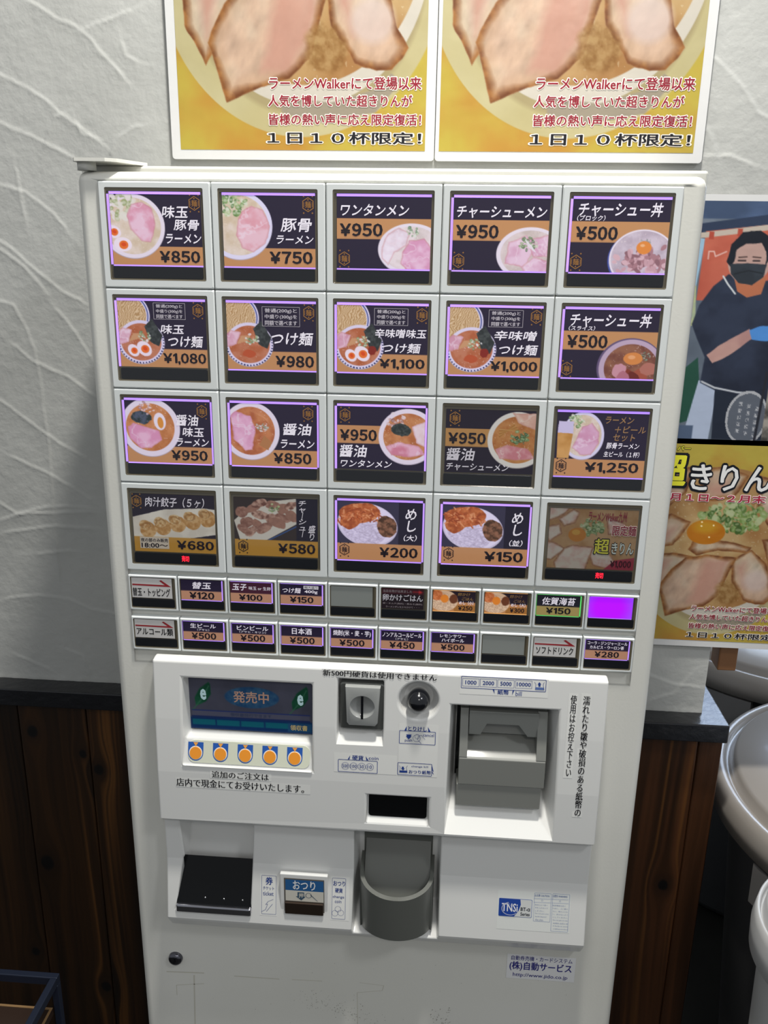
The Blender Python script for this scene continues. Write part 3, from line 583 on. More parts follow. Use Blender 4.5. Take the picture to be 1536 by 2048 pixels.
rows = [
 [dict(label='menu button for ajitama tonkotsu ramen, 850 yen, top left corner', lit='Tlb', art='left', av=0, texts=[br('味玉', .57, .86, .155, .33), br('豚骨', .69, .975, .35, .5), br('ラーメン', .6, .99, .55, .69), pr('¥850', .52, .97, .79, .965)], logo_at=(.93, .12)),
  dict(label='menu button for plain tonkotsu ramen, 750 yen', lit='tb', art='left', av=1, texts=[br('豚骨', .625, .965, .31, .5), br('ラーメン', .58, .98, .55, .67), pr('¥750', .5, .97, .775, .955)], logo_at=(.925, .12)),
  dict(label='menu button for wontonmen, 950 yen, title across the top', lit='tb', art='right', av=0, texts=[br('ワンタンメン', .04, .765, .10, .265), pr('¥950', .03, .49, .365, .55)], logo_at=(.08, .865)),
  dict(label='menu button for charsiu ramen, 950 yen, top row', lit='Tlb', art='right', av=1, texts=[br('チャーシューメン', .035, .97, .11, .275), pr('¥950', .03, .48, .365, .555)], logo_at=(.07, .87)),
  dict(label='menu button for block charsiu rice bowl with egg yolk, 500 yen', lit='tLb', art='right', av=2, texts=[br('チャーシュー丼', .06, .92, .04, .235), br('（ブロック）', .05, .34, .215, .295), pr('¥500', .045, .48, .365, .555)], logo_at=(.07, .86))],
 [dict(label='menu button for ajitama tsukemen, 1,080 yen', lit='tL', art='tsuke', av=0, texts=tsk(.41, .77, .025, .27) + [br('味玉', .48, .75, .345, .49), br('つけ麺', .56, .96, .51, .69), pr('¥1,080', .49, .985, .775, .955)], logo_at=(.915, .13)),
  dict(label='menu button for tsukemen without egg, 980 yen', lit='tb', art='tsuke', av=1, texts=tsk(.4, .82, .05, .34) + [br('つけ麺', .5, .97, .42, .62), pr('¥980', .54, .975, .775, .955)], logo_at=(.92, .13)),
  dict(label='menu button for spicy miso ajitama tsukemen, 1,100 yen', lit='Tlb', art='tsuke', av=2, texts=tsk(.41, .78, .04, .29) + [br('辛味噌味玉', .42, .985, .34, .475), br('つけ麺', .5, .93, .55, .7), pr('¥1,100', .47, .975, .785, .95)], logo_at=(.93, .13)),
  dict(label='menu button for spicy miso tsukemen, 1,000 yen', lit='Tlb', art='tsuke', av=3, texts=tsk(.42, .79, .03, .28) + [br('辛味噌', .49, .95, .33, .475), br('つけ麺', .55, .97, .53, .69), pr('¥1,000', .46, .975, .78, .95)], logo_at=(.93, .12)),
  dict(label='menu button for sliced charsiu rice bowl, 500 yen', lit='tlb', art='right', av=3, texts=[br('チャーシュー丼', .06, .92, .05, .25), br('（スライス）', .05, .33, .235, .305), pr('¥500', .04, .475, .365, .56)], logo_at=(.06, .87))],
 [dict(label='menu button for shoyu ajitama ramen, 950 yen', lit='tlrB', art='left', av=2, texts=[br('醤油', .6, .86, .21, .39), br('味玉', .665, .92, .41, .565), br('ラーメン', .59, .97, .59, .72), pr('¥950', .52, .95, .785, .955)], logo_at=(.905, .15)),
  dict(label='menu button for shoyu ramen, 850 yen', lit='tlrB', art='left', av=3, texts=[br('醤油', .61, .94, .30, .49), br('ラーメン', .58, .97, .56, .7), pr('¥850', .49, .935, .775, .955)], logo_at=(.9, .14)),
  dict(label='menu button for shoyu wontonmen, 950 yen', lit='TlR', art='shoyu2', av=0, texts=[pr('¥950', .03, .455, .36, .545), br('醤油', .03, .345, .61, .81), br('ワンタンメン', .04, .63, .85, .97)], logo_at=(.09, .14)),
  dict(label='menu button for shoyu charsiu ramen, 950 yen, unlit edges', art='shoyu2', av=1, texts=[pr('¥950', .03, .455, .36, .545), br('醤油', .02, .34, .61, .81), br('チャーシューメン', .02, .73, .85, .97)], logo_at=(.1, .14)),
  dict(label='menu button for ramen and beer set, 1,250 yen', lit='tb', gs=.7, art='beer', texts=[br('ラーメン', .53, .84, .05, .16, 'b98e62'), br('＋ビール', .64, .98, .19, .3, 'b98e62'), br('セット', .63, .87, .315, .43, 'b98e62'), br('豚骨ラーメン', .56, .925, .455, .55), br('生ビール（１杯）', .54, .935, .59, .68), pr('¥1,250', .34, .94, .765, .945)], logo_at=(.08, .84, '241c26'))],
 [dict(label='menu button for five gravy gyoza, 680 yen, red sold out light', art='gyoza', led=True, texts=[br('肉汁餃子（５ヶ）', .16, .88, .05, .22), ('', .07, .425, .745, .945, 'rect', 'd0c4b4'), ('夜の部のみ販売', .08, .415, .765, .83, 'bold', Pk), ('18:00～', .085, .41, .85, .93, 'bold', Pk), pr('¥680', .52, .975, .785, .945)], logo_at=(.06, .13, 'a8783c')),
  dict(label='menu button for charsiu plate, 580 yen', art='plate', texts=[br('チ\nャ\n｜\nシ\nュ\n｜', .775, .865, .03, .65), br('盛\nり', .885, .975, .44, .7), pr('¥580', .52, .97, .765, .94)], logo_at=(.1, .84, '241c26')),
  dict(label='menu button for large rice with kimchi, 200 yen', lit='tlbr', gs=.9, art='meshi', texts=[br('め\nし', .8, .93, .10, .49), br('（大）', .785, .94, .54, .65), pr('¥200', .5, .955, .765, .94)], logo_at=(.085, .83, '241c26')),
  dict(label='menu button for regular rice with kimchi, 150 yen', lit='TLRB', gs=.9, art='meshi', av=1, texts=[br('め\nし', .8, .93, .10, .49), br('（並）', .785, .94, .56, .67), pr('¥150', .5, .955, .765, .94)], logo_at=(.085, .83, '241c26')),
  dict(label='menu button for limited cho kirin ramen, 1,000 yen, dim, sold out', art='limited', led=True, texts=[('ラーメンWalker九州', .44, .87, .03, .2, 'bold', '7a2434'), ('限定麺', .72, .99, .25, .42, 'outw', '7a2434'), ('超', .53, .7, .48, .74, 'outk', 'b8b43c'), ('きりん', .73, .98, .54, .73, 'outk', 'b8c0b8'), ('¥1,000', .73, .97, .84, .97, 'heavy', '3a1420')])]]
RH = .1127; CW = .125
for r_, row in enumerate(rows):
    for c_, kw in enumerate(row):
        kw = dict(kw); kw['art'] = card_art(kw.pop('art'), kw.get('av', 0))
        button(-.3125 + CW * c_, -.3125 + CW * (c_ + 1), Z0 - RH * r_, Z0 - RH * (r_ + 1), False, **kw)
def sm(title, price, sub=None, sty='bold', **k):
    v1 = .44 if not sub else .34
    tx = [(title, k.pop('a', .2), k.pop('b', .8), .09, v1, sty, Wt)]
    if sub: tx.append((sub, k.pop('sa', .35), k.pop('sb', .65), .37, .5, 'reg', Wt))
    tx.append(pr(price, .2, .82, .595, .95))
    return dict(texts=tx, **k)
ash = mat('blank_card', '8f938f', .5, emit='8f938f', es=.05); white_c = 'c9c6c4'
S5 = [dict(label='white index tab with red arrow reading kaedama toppings', bg='e2dfdc', texts=[('', 0, 0, 0, 0, 'arrow', 'x'), ('替玉・トッピング', .02, .95, .5, .92, 'bold', '101014')]),
 dict(label='small button for extra noodles, 120 yen', lit='rb', **{k: v for k, v in sm('替玉', '¥120', sty='brush', a=.28, b=.75).items()}),
 dict(label='small button for egg, 100 yen', lit='trb', strip='4a2430', texts=[br('玉子', .04, .4, .1, .42), ('味玉 or 生卵', .45, .98, .2, .38, 'reg', Wt), pr('¥100', .2, .78, .61, .92)]),
 dict(label='small button for tsukemen large helping 400g, 150 yen', lit='trb', texts=[br('つけ麺', .05, .5, .18, .45), ('', .56, .92, .06, .22, 'rect', 'e8e4ea'), ('麺大盛り', .58, .9, .08, .2, 'reg', Pk), ('400g', .58, .9, .27, .46, 'bold', Wt), pr('¥150', .22, .8, .61, .92)]),
 dict(label='blank grey button in the upper small row', plain=ash),
 dict(label='dark red notice tab about egg on rice with arrow', bg='2a1e26', strip='4e222c', texts=[('当店名物が出来ました', .03, .72, .06, .2, 'reg', 'b0a4a8'), ('卵かけごはん', .02, .98, .28, .62, 'bold', 'e0dce4'), ('卵・キムチ(無料)・豚みそ(無料)', .03, .97, .7, .8, 'reg', 'b0a4a8'), ('ラーメンダレを少々かけて・・・', .1, .9, .86, .96, 'reg', 'b0a4a8')], arrow2=True),
 dict(label='small photo button for egg on small rice, 250 yen', lit='tb', glow='e8a860', egg=1, texts=[br('卵かけ', .58, .88, .07, .24, 'b8925c'), br('ごはん', .68, .95, .29, .44, 'b8925c'), ('めし（小）', .62, .96, .48, .66, 'bold', Wt), pr('¥250', .6, .94, .72, .94)]),
 dict(label='small photo button for egg on large rice, 300 yen', lit='tb', glow='e8a860', egg=1, texts=[br('卵かけ', .58, .88, .07, .24, 'a8825c'), br('ごはん', .68, .95, .29, .44, 'a8825c'), ('めし（大）', .62, .96, .48, .66, 'bold', Wt), pr('¥300', .6, .94, .72, .94)]),
 dict(label='small green lit button for saga seaweed, 150 yen', lit='tlrb', glow='58d068', gs=.8, texts=[br('佐賀海苔', .12, .9, .1, .48), pr('¥150', .22, .8, .61, .92)]),
 dict(label='blank button glowing magenta at the right end', lit='tlb', plain='mag')]
S6 = [dict(label='white index tab with red arrow reading alcohol', bg='e2dfdc', texts=[('', 0, 0, 0, 0, 'arrow', 'x'), ('アルコール類', .04, .96, .46, .86, 'bold', '101014')]),
 dict(label='small button for draft beer, 500 yen', lit='tlrb', **sm('生ビール', '¥500', '（アサヒ）', a=.18, b=.82)),
 dict(label='small button for bottled beer, 500 yen', lit='tlrb', **sm('ビンビール', '¥500', '（アサヒ・キリン）', a=.12, b=.9, sa=.18, sb=.84)),
 dict(label='small button for nihonshu, 500 yen', lit='tlrb', **sm('日本酒', '¥500', a=.26, b=.75)),
 dict(label='small button for shochu, 500 yen', lit='tlrb', **sm('焼酎(米・麦・芋)', '¥500', a=.05, b=.97)),
 dict(label='small button for non alcoholic beer, 450 yen', lit='tlrb', **sm('ノンアルコールビール', '¥450', '（アサヒ）', a=.03, b=.98)),
 dict(label='small button for lemon sour or highball, 500 yen', lit='tlrb', texts=[('レモンサワー', .2, .82, .06, .24, 'bold', Wt), ('ハイボール', .24, .78, .28, .48, 'bold', Wt), pr('¥500', .22, .8, .6, .92)]),
 dict(label='blank grey button in the lower small row', plain=ash),
 dict(label='white index tab with red arrow reading soft drink', bg='e2dfdc', texts=[('', 0, 0, 0, 0, 'arrow', 'x'), ('ソフトドリンク', .06, .94, .48, .88, 'bold', '101014')]),
 dict(label='small button for cola, ginger ale and oolong tea, 280 yen', lit='tlrb', texts=[('コーラ・ジンジャーエール', .04, .97, .07, .26, 'bold', Wt), ('カルピス・ウーロン茶', .1, .9, .29, .48, 'bold', Wt), pr('¥280', .22, .8, .6, .92)])]
for zt, zb, row in ((Z0 - .4560, Z0 - .5045, S5), (Z0 - .5120, Z0 - .5590, S6)):
    for c_, kw in enumerate(row):
        kw = dict(kw); a = card_art('small'); a.blend(a.rect(-1, .55, 9, 2), 'c4966a')
        if 'bg' in kw: a.c[:] = np.array(hx(kw.pop('bg')))
        if 'strip' in kw: a.blend(a.rect(-1, -1, 9, .27 if kw.get('arrow2') else .55), kw.pop('strip'))
        if kw.pop('arrow2', 0): a.blend(a.line([(1.5, .14), (1.85, .14)], .07) + a.poly([(1.75, .02), (1.97, .15), (1.75, .28)]) * 1, '9a3038'); a.c = np.clip(a.c, 0, 1)
        if kw.pop('egg', 0):
            a.blend(a.rect(1.0, .7, 9, 2), 'a87c44'); a.blend(a.ell(.5, .5, .68, .52), 'e8d8c4'); a.blend(a.ell(.5, .55, .6, .45, 0, .1), a.mixn('c8b4a0', 'f0e4d4', 26, 2)); a.blend(a.ell(.2, .25, .28, .25, 0, .3, 3), a.mixn('c07040', 'dc9468', 16, 3)); a.blend(a.ell(.55, .4, .19, .2), 'e8963c'); a.blend(a.ell(.97, .4, .2, .24, 0, .3, 4), '6e4430')
        kw['art'] = a
        if kw.get('plain') == 'mag':
            q = Cv(40, 22, 2, 'b060f8'); q.blend(q.ell(.9, .5, .9, .9, soft=14), 'd010f0'); kw['art'] = q; kw['plain'] = None; kw['es'] = .8; kw['glow'] = 'b070ff'
        button(-.3125 + .0625 * c_, -.3125 + .0625 * (c_ + 1), zt, zb, True, **kw)

# ------------------------------------------------------------------ control panel
ZP = Z0 - .5637; ZS = Z0 - .7935; ZB = Z0 - .9755; PX = .2835
prof = [(-.004, ZP), (-.0135, ZP - .0015), (-.020, ZP - .08), (-.0245, ZP - .155), (-.026, ZS + .004), (-.0225, ZS)]
prof2 = [(-.0115, ZS - .0012), (-.0115, ZS - .004), (-.0118, ZS - .0690), (-.0250, Z0 - .9500), (-.0235, Z0 - .9545), (-.0090, ZB), (.0030, ZB)]
def yp(z):
    P = prof if z > ZS else prof2
    if z > ZP - .0015: return -.0135 + (z - ZP + .0015) * .08
    for (y0, z0), (y1, z1) in zip(P, P[1:]):
        if z1 <= z <= z0 and z0 != z1: return y0 + (y1 - y0) * (z0 - z) / (z0 - z1)
    return P[0][0] if z > P[0][1] else P[-1][0]
def xprism(name, P, x0, x1, m, parent=None):
    """(y,z) outline extruded along x"""
    n = len(P); V = [(x0, *p) for p in P] + [(x1, *p) for p in P]; F = [tuple(range(n)), tuple(range(n, 2 * n))[::-1]] + [(i, n + i, n + (i + 1) % n, (i + 1) % n) for i in range(n)]
    me = bpy.data.meshes.new(name); me.from_pydata(V, [], F); bm = bmesh.new(); bm.from_mesh(me); bpy.data.meshes.remove(me); return bm_obj(name, bm, m, parent)
up = xprism('upper_panel', [(.034, ZP - .014), (.0034, ZP - .014), (.0034, ZP)] + prof + [(-.004, ZS), (.034, ZS)], -PX, PX, m_panel, VM)
def split_foot(o):
    for v in o.data.vertices:
        if v.co.y > .01: v.co.x *= .274 / PX
lo = xprism('lower_panel', [(.034, ZS - .0002)] + prof2 + [(.0030, ZB + .012), (.034, ZB + .012)], -PX, PX, m_panel, VM)
split_foot(up); split_foot(lo)
def R4(pts, y):
    q = [g(a, b, y) for a, b in pts]; return (q[0][0] + q[3][0]) / 2, (q[1][0] + q[2][0]) / 2, (q[2][1] + q[3][1]) / 2, (q[0][1] + q[1][1]) / 2
cut = []
def cutter(P, x0, x1, tl=0, tr=0):
    """P (y,z); sides tapered by tl/tr towards the back (larger y)"""
    o = xprism('cutter', P, x0, x1, None); ys = [p[0] for p in P]; a, b = -.026, max(ys)
    for v in o.data.vertices:
        k = (v.co.y - a) / (b - a); v.co.x += tl * k if v.co.x < (x0 + x1) / 2 else -tr * k
    return o
# screen recess
sx0, sx1, sz0, sz1 = R4([(364, 1337), (634, 1349), (616, 1540), (357, 1527)], -.021)
_, zs_ = g(500, 1459, .004); _, zst = g(500, 1360, .004)
cut.append(cutter([(-.06, sz1), (.002, zst + .003), (.0045, zs_), (-.0135, zs_ - .006), (yp(sz0) + .001, sz0), (-.06, sz0)], sx0, sx1, .008, .002))
# coin unit recess
kx0, kx1, kz0, kz1 = R4([(676, 1362), (772, 1366), (762, 1498), (667, 1494)], -.021)
cut.append(cutter([(-.06, kz1), (.000, kz1 - .001), (.000, kz0 + .024), (-.06, kz0 - .03)], kx0, kx1, .004, .001))
# note unit recess
bx0, bx1, bz0, bz1 = R4([(906, 1410), (1118, 1420), (1111, 1670), (882, 1660)], -.021)
cut.append(cutter([(-.06, bz1), (.026, bz1 - .006), (.026, bz0 + .052), (-.06, bz0 - .038)], bx0, bx1, .010, .016))
# coin return slot
rx0, rx1, rz0, rz1 = R4([(738, 1588), (854, 1592), (853, 1638), (737, 1633)], -.02)
cut.append(cutter([(-.06, rz1 + .003), (-.0175, rz1 + .0005), (-.0175, rz0 + .0005), (-.0250, rz0 - .006), (-.06, rz0 - .02)], rx0 - .003, rx1 + .003, .002, .002))
# cancel dish
dx, dz = g(837, 1404, -.02)
dish = lathe('cutter', [(0, -.019), (.012, -.019), (.018, -.0165), (.023, -.009), (.0262, .0), (.033, .05), (0, .05)], (dx, -.0195, dz), None, None, 48, 'y', False); cut.append(dish)
boolean(up, cut); bevel_mod(up, .0026, 3, 50)
cut = []
# ticket slot recess with slanted left side
T = [(337, 1645), (504, 1657), (501, 1835), (351, 1826)]; tq = [g(a, b, -.024) for a, b in T]; tq[0] = (tq[0][0], ZS - .010); tq[1] = (tq[1][0], ZS - .010)
ctr = (sum(p[0] for p in tq) / 4, sum(p[1] for p in tq) / 4)
A = [(x, -.05, z) for x, z in tq]; Bk = [(tq[0][0] + .022, .012, tq[0][1]), (tq[1][0] - .002, .012, tq[1][1]), (tq[2][0] - .002, .012, tq[2][1] + .016), (tq[3][0] + .005, .012, tq[3][1] + .016)]
V, F = hexa([(x - (Bk[i][0] - x) * .5, -.05, z) for i, (x, z) in enumerate(tq)], Bk); cut.append(mesh('cutter', V, F, None))
ux0, ux1, uz0, uz1 = R4([(708, 1669), (882, 1679), (877, 1893), (699, 1880)], -.022); uz1 = ZS - .0065
cut.append(cutter([(-.06, uz1), (.024, uz1 - .003), (.024, uz0 + .040), (-.0265, uz0 + .0015), (-.06, uz0 - .02)], ux0, ux1, .006, .003))
for c_ in cut:
    bm = bmesh.new(); bm.from_mesh(c_.data); bmesh.ops.recalc_face_normals(bm, faces=bm.faces); bm.to_mesh(c_.data); bm.free()
boolean(lo, cut); bevel_mod(lo, .0022, 3, 50)
for o in (up, lo): o.data.materials.clear(); o.data.materials.append(m_panel)

# screen
SX0, SX1, SZ0, SZ1 = R4([(386, 1355), (629, 1366), (621, 1466), (375, 1454)], .0015)
scr = box('display_screen', SX0 - .002, SX1 + .002, -.0005, .004, SZ0 - .0005, SZ1 + .002, m_black, VM); tag(scr, 'dim colour display with two green leaves')
a = Cv(150, 66, 2.35, '5c5d70'); a.c = a.mixn('585a6c', '66677a', 2, 1)
for cx in (.26, 2.12):
    P = [(cx - .14, .55), (cx - .16, .38), (cx - .06, .2), (cx + .12, .06), (cx + .15, .1), (cx + .16, .3), (cx + .06, .45)]; a.blend(a.poly(P, 1), a.mixn('1a5a40', '2c7454', 6, 1)); a.blend(a.line([(cx - .2, .62), (cx, .38), (cx + .12, .14)], .018), '4c8a6c')
a.blend(a.ell(1.2, .33, .52, .21), a.mixn('2c5a8c', '44749c', 14, 3)); a.blend(a.rect(.04, .63, 2.3, .74), '6a6c84'); a.blend(a.line([(.04, .63), (2.3, .63)], .02), '2a3f8c'); a.blend(a.line([(.04, .755), (2.3, .755)], .03), '1c3478')
a.blend(a.rect(-1, .77, 9, 2), '16407c')
for i in range(4): a.blend(a.rect(.04 + .47 * i, .81, .48 + .47 * i, .92), '187a90')
a.blend(a.rect(1.88, .8, 2.34, .97), '2c6494')
a.c *= .78; a.build('display_image', SX0, SX1, SZ0, SZ1, -.0007, mat('lcd', attr=1, rough=.15, emit='ffffff', es=.08), scr); sw, sh = SX1 - SX0, SZ1 - SZ0
def st(s, u0, u1, v0, v1, col, sty='bold'): text(s, SX0 + u0 * sw, SX0 + u1 * sw, SZ1 - v1 * sh, SZ1 - v0 * sh, -.0009, ink(col, .3), scr, sty)
st('発売中', .36, .65, .21, .44, '9c7c6c'); st('領収書発行できます', .33, .67, .65, .72, '303850'); st('領収書', .82, .96, .83, .94, 'a89868'); st('e', .09, .14, .2, .42, 'a8c4c8', 'heavy'); st('e', .88, .93, .22, .44, 'a8c4c8', 'heavy')
# selection key plate under the screen
ya, yb = -.0135, yp(sz0) + .001; za, zb = zs_ - .006, sz0
def ky(z): return ya + (yb - ya) * (za - z) / (za - zb)
kp = emp('key_plate', (0, 0, 0)); kp.parent = VM; kp.location = -VM.location; tag(kp, 'cream key plate with five orange round keys')
P = rrect(sx0 + .007, sx1 - .004, zb + .0035, za - .002, .009, 5); mesh('plate_panel', [(x, ky(z) - .0008, z) for x, z in P] + [(x, ky(z) + .001, z) for x, z in P], [tuple(range(len(P)))[::-1]] + [(i, (i + 1) % len(P), len(P) + (i + 1) % len(P), len(P) + i) for i in range(len(P))], mat('cream_plastic', 'd9dcc8', .35, coat=.3), kp)
kc = [g(a, b, -.018)[0] for a, b in ((391.5, 1496), (441, 1499), (490.5, 1502), (540, 1505), (589.5, 1508))]; zk = (za + zb) / 2 - .001
for x in kc:
    s_ = .0100
    def sh_(P, dy, m, nm): mesh(nm, [(q[0], ky(q[1]) - dy, q[1]) for q in P], [tuple(range(len(P)))[::-1]], m, kp)
    U = [(x - s_, zk + .0135), (x - s_, zk)] + [(x - s_ * math.cos(t), zk - s_ * math.sin(t)) for t in np.linspace(0, math.pi, 12)] + [(x + s_, zk), (x + s_, zk + .0135)]
    sh_(U[::-1], .0010, ink('2a5cb0'), 'key_badge'); U2 = circ(x, zk, s_ * .88)[::1]; sh_(U2, .0011, ink('e8e8e0'), 'key_ring')
    Pk_ = circ(x, zk, .0076); nk = len(Pk_); mesh('round_key', [(q[0], ky(q[1]) - .0018, q[1]) for q in Pk_] + [(q[0], ky(q[1]) - .0011, q[1]) for q in Pk_], [tuple(range(nk))[::-1]] + [(i, (i + 1) % nk, nk + (i + 1) % nk, nk + i) for i in range(nk)], mat('orange_key', 'f0982c', .4), kp)
    sh_([(x + .0032, zk + .0133), (x, zk + .0082), (x - .0032, zk + .0133)], .0014, ink('f0a850'), 'key_arrow')

def on_panel(s, pts, col='14141a', sty='reg', parent=None, dy=.0004):
    x0, x1, z0, z1 = R4(pts, -.022); p = parent or VM; k = max(0, z1 - (ZP - .0026)); z0 -= k; z1 -= k
    return text(s, x0, x1, z0, z1, 0, ink(col), p, sty, nrm=lambda z: yp(z) - dy)
def sticker(pts, name='sticker', m=None, r=.001, label=None, dy=.0002, Y=-.022):
    x0, x1, z0, z1 = R4(pts, Y); z1 = min(z1, ZP - .0022)
    f = (lambda z: yp(z) - dy) if Y < 0 else (lambda z: .0035 - dy)
    # two rows follow the curve of the panel
    o = mesh(name, [(x, f(z), z) for x, z in ((x0, z0), (x1, z0), (x1, (z0 + z1) / 2), (x0, (z0 + z1) / 2), (x1, z1), (x0, z1))], [(0, 1, 2, 3), (3, 2, 4, 5)], m or mat('label_film', 'ecece8', .3), VM)
    return tag(o, label) if label else o
def S(pts, cr):  # crop coordinates -> picture
    return [(cr[0] + a * cr[2], cr[1] + b * cr[2]) for a, b in pts]
def qd(x0, y0, x1, y1, cr, sl=.045): return S([(x0, y0), (x1, y0 + sl * (x1 - x0)), (x1, y1), (x0, y1 - sl * (x1 - x0))], cr)
c2 = (280, 1310, .2474); c3 = (640, 1310, .17094); c4 = (860, 1340, .2474); c5 = (300, 1600, .27344); c7 = (860, 1640, .27344)
film = mat('clear_film', 'eeeeea', .3, coat=.35)
s1 = sticker(qd(570, 925, 1065, 1010, c2), m=film, label='clear strip reading tsuika no gochumon wa'); on_panel('追加のご注文は', qd(585, 930, 1045, 1003, c2), sty='mincho', parent=s1)
s1 = sticker(qd(295, 985, 1380, 1108, c2), m=film, label='clear strip about paying extra orders in cash'); on_panel('店内で現金にてお受けいたします。', qd(300, 988, 1330, 1098, c2), sty='mincho', parent=s1)
s1 = sticker(qd(10, 150, 1375, 290, c3), m=film, label='clear strip about new 500 yen coins'); on_panel('新500円硬貨は使用できません', qd(22, 158, 1368, 290, c3), sty='mincho', parent=s1, dy=.0006)
s1 = sticker([(1155, 1392), (1176, 1393), (1171, 1632), (1152, 1631)], m=film, label='right vertical strip about wet or torn notes'); on_panel('\n'.join('濡れたり皺や破損のある紙幣の'), [(1158, 1397), (1174, 1398), (1170, 1630), (1157, 1629)], sty='mincho', parent=s1)
s1 = sticker([(1133, 1392), (1152, 1393), (1150, 1556), (1132, 1555)], m=film, label='left vertical strip asking not to use damaged notes'); on_panel('\n'.join('使用はお控え下さい'), [(1136, 1395), (1150, 1396), (1148, 1552), (1137, 1551)], sty='mincho', parent=s1)
BL = '24408c'
def frame_px(pts, parent, wd=.0007, r=.0012, col=BL):
    x0, x1, z0, z1 = R4(pts, -.022); P = rrect(x0, x1, z0, z1, r, 3); Q = rrect(x0 + wd, x1 - wd, z0 + wd, z1 - wd, max(r - wd, .0002), 3); n = len(P)
    return mesh('printed_frame', [(p[0], yp(p[1]) - .0004, p[1]) for p in P + Q], [(i, (i + 1) % n, n + (i + 1) % n, n + i) for i in range(n)], ink(col), parent)
def circ_px(cx, cy, r, parent, wd=.0005, col=BL, fill=False):
    x, z = g(cx, cy, -.022); P = circ(x, z, r); Q = circ(x, z, r - wd); n = len(P)
    if fill: return mesh('printed_dot', [(p[0], yp(p[1]) - .0004, p[1]) for p in P], [tuple(range(n))[::-1]], ink(col), parent)
    return mesh('printed_ring', [(p[0], yp(p[1]) - .00045, p[1]) for p in P + Q], [(i, (i + 1) % n, n + (i + 1) % n, n + i) for i in range(n)], ink(col), parent)
def poly_px(P, cr, parent, col=BL, nm='printed_mark'):
    W = [g(cr[0] + a * cr[2], cr[1] + b * cr[2], -.022) for a, b in P]; return mesh(nm, [(x, yp(z) - .0005, z) for x, z in W], [tuple(range(len(W)))], ink(col), parent)
def wire_px(P, cr, parent, wd=.0004, col=BL):
    W = [np.array(g(cr[0] + a * cr[2], cr[1] + b * cr[2], -.022)) for a, b in P]; V, F = [], []
    for p, q in zip(W, W[1:]):
        d = q - p; nn = np.array([-d[1], d[0]]) / (np.hypot(*d) + 1e-9) * wd / 2; n = len(V); V += [p + nn, q + nn, q - nn, p - nn]; F.append((n, n + 1, n + 2, n + 3))
    return mesh('printed_line', [(x, yp(z) - .0005, z) for x, z in V], F, ink(col), parent)
# cancel / coin / change note label
s1 = sticker(qd(918, 812, 1378, 1420, c3, .04), label='label with cancel and change note pictograms'); frame_px(qd(925, 890, 1352, 1058, c3, .04), s1)
x = on_panel('とりけし', qd(1030, 845, 1252, 905, c3), BL, 'bold', s1); on_panel('cancel', qd(1205, 925, 1335, 965, c3), BL, 'reg', s1); on_panel('push', qd(992, 985, 1078, 1028, c3), BL, 'reg', s1)
for P in ([(985, 892), (1015, 842), (1012, 893)], [(1262, 852), (1268, 905), (1292, 906)], [(1008, 935), (1072, 938), (1062, 955), (1072, 958), (1038, 992), (1004, 955), (1016, 953)]): poly_px(P, c3, s1)
circ_px(c3[0] + 1130 * c3[2], c3[1] + 980 * c3[2], .0048, s1, .0003); circ_px(c3[0] + 1138 * c3[2], c3[1] + 960 * c3[2], .0032, s1, .0003); wire_px([(1140, 1000), (1150, 960), (1185, 945), (1230, 995)], c3, s1); wire_px([(1150, 1005), (1185, 1040)], c3, s1)
frame_px(qd(908, 1252, 1310, 1408, c3, .04), s1); on_panel('change bill', qd(1070, 1285, 1265, 1320, c3), BL, 'reg', s1); on_panel('おつり紙幣', qd(1038, 1335, 1298, 1390, c3), BL, 'bold', s1)
for P in ([(958, 1298), (982, 1300), (982, 1318), (994, 1320), (972, 1340), (948, 1316), (958, 1316)], [(930, 1340), (1022, 1344), (1022, 1368), (930, 1364)], [(1308, 1275), (1330, 1355), (1315, 1350)], [(1312, 1352), (1334, 1390), (1312, 1372)]): poly_px(P, c3, s1)
wire_px([(930, 1365), (940, 1305), (928, 1285)], c3, s1); wire_px([(1022, 1368), (1010, 1308), (1025, 1288)], c3, s1)
s1 = sticker(qd(165, 1142, 900, 1388, c3, .04), label='label with overlapping coin circles'); frame_px(qd(212, 1215, 675, 1375, c3, .04), s1); on_panel('硬貨', qd(378, 1168, 510, 1228, c3), BL, 'bold', s1); on_panel('coin', qd(570, 1185, 685, 1225, c3), BL, 'reg', s1)
poly_px([(325, 1215), (355, 1170), (345, 1215)], c3, s1); poly_px([(535, 1180), (545, 1227), (568, 1228)], c3, s1)
for cx, t in ((298, '500'), (395, '100'), (490, '50'), (583, '10')):
    circ_px(c3[0] + cx * c3[2], c3[1] + (1288 + (cx - 298) * .05) * c3[2], .0050, s1, .0004); h_ = 34 if len(t) == 3 else 26; on_panel(t, qd(cx - h_, 1268 + (cx - 298) * .05, cx + h_, 1308 + (cx - 298) * .05, c3), BL, 'reg', s1, .0005)
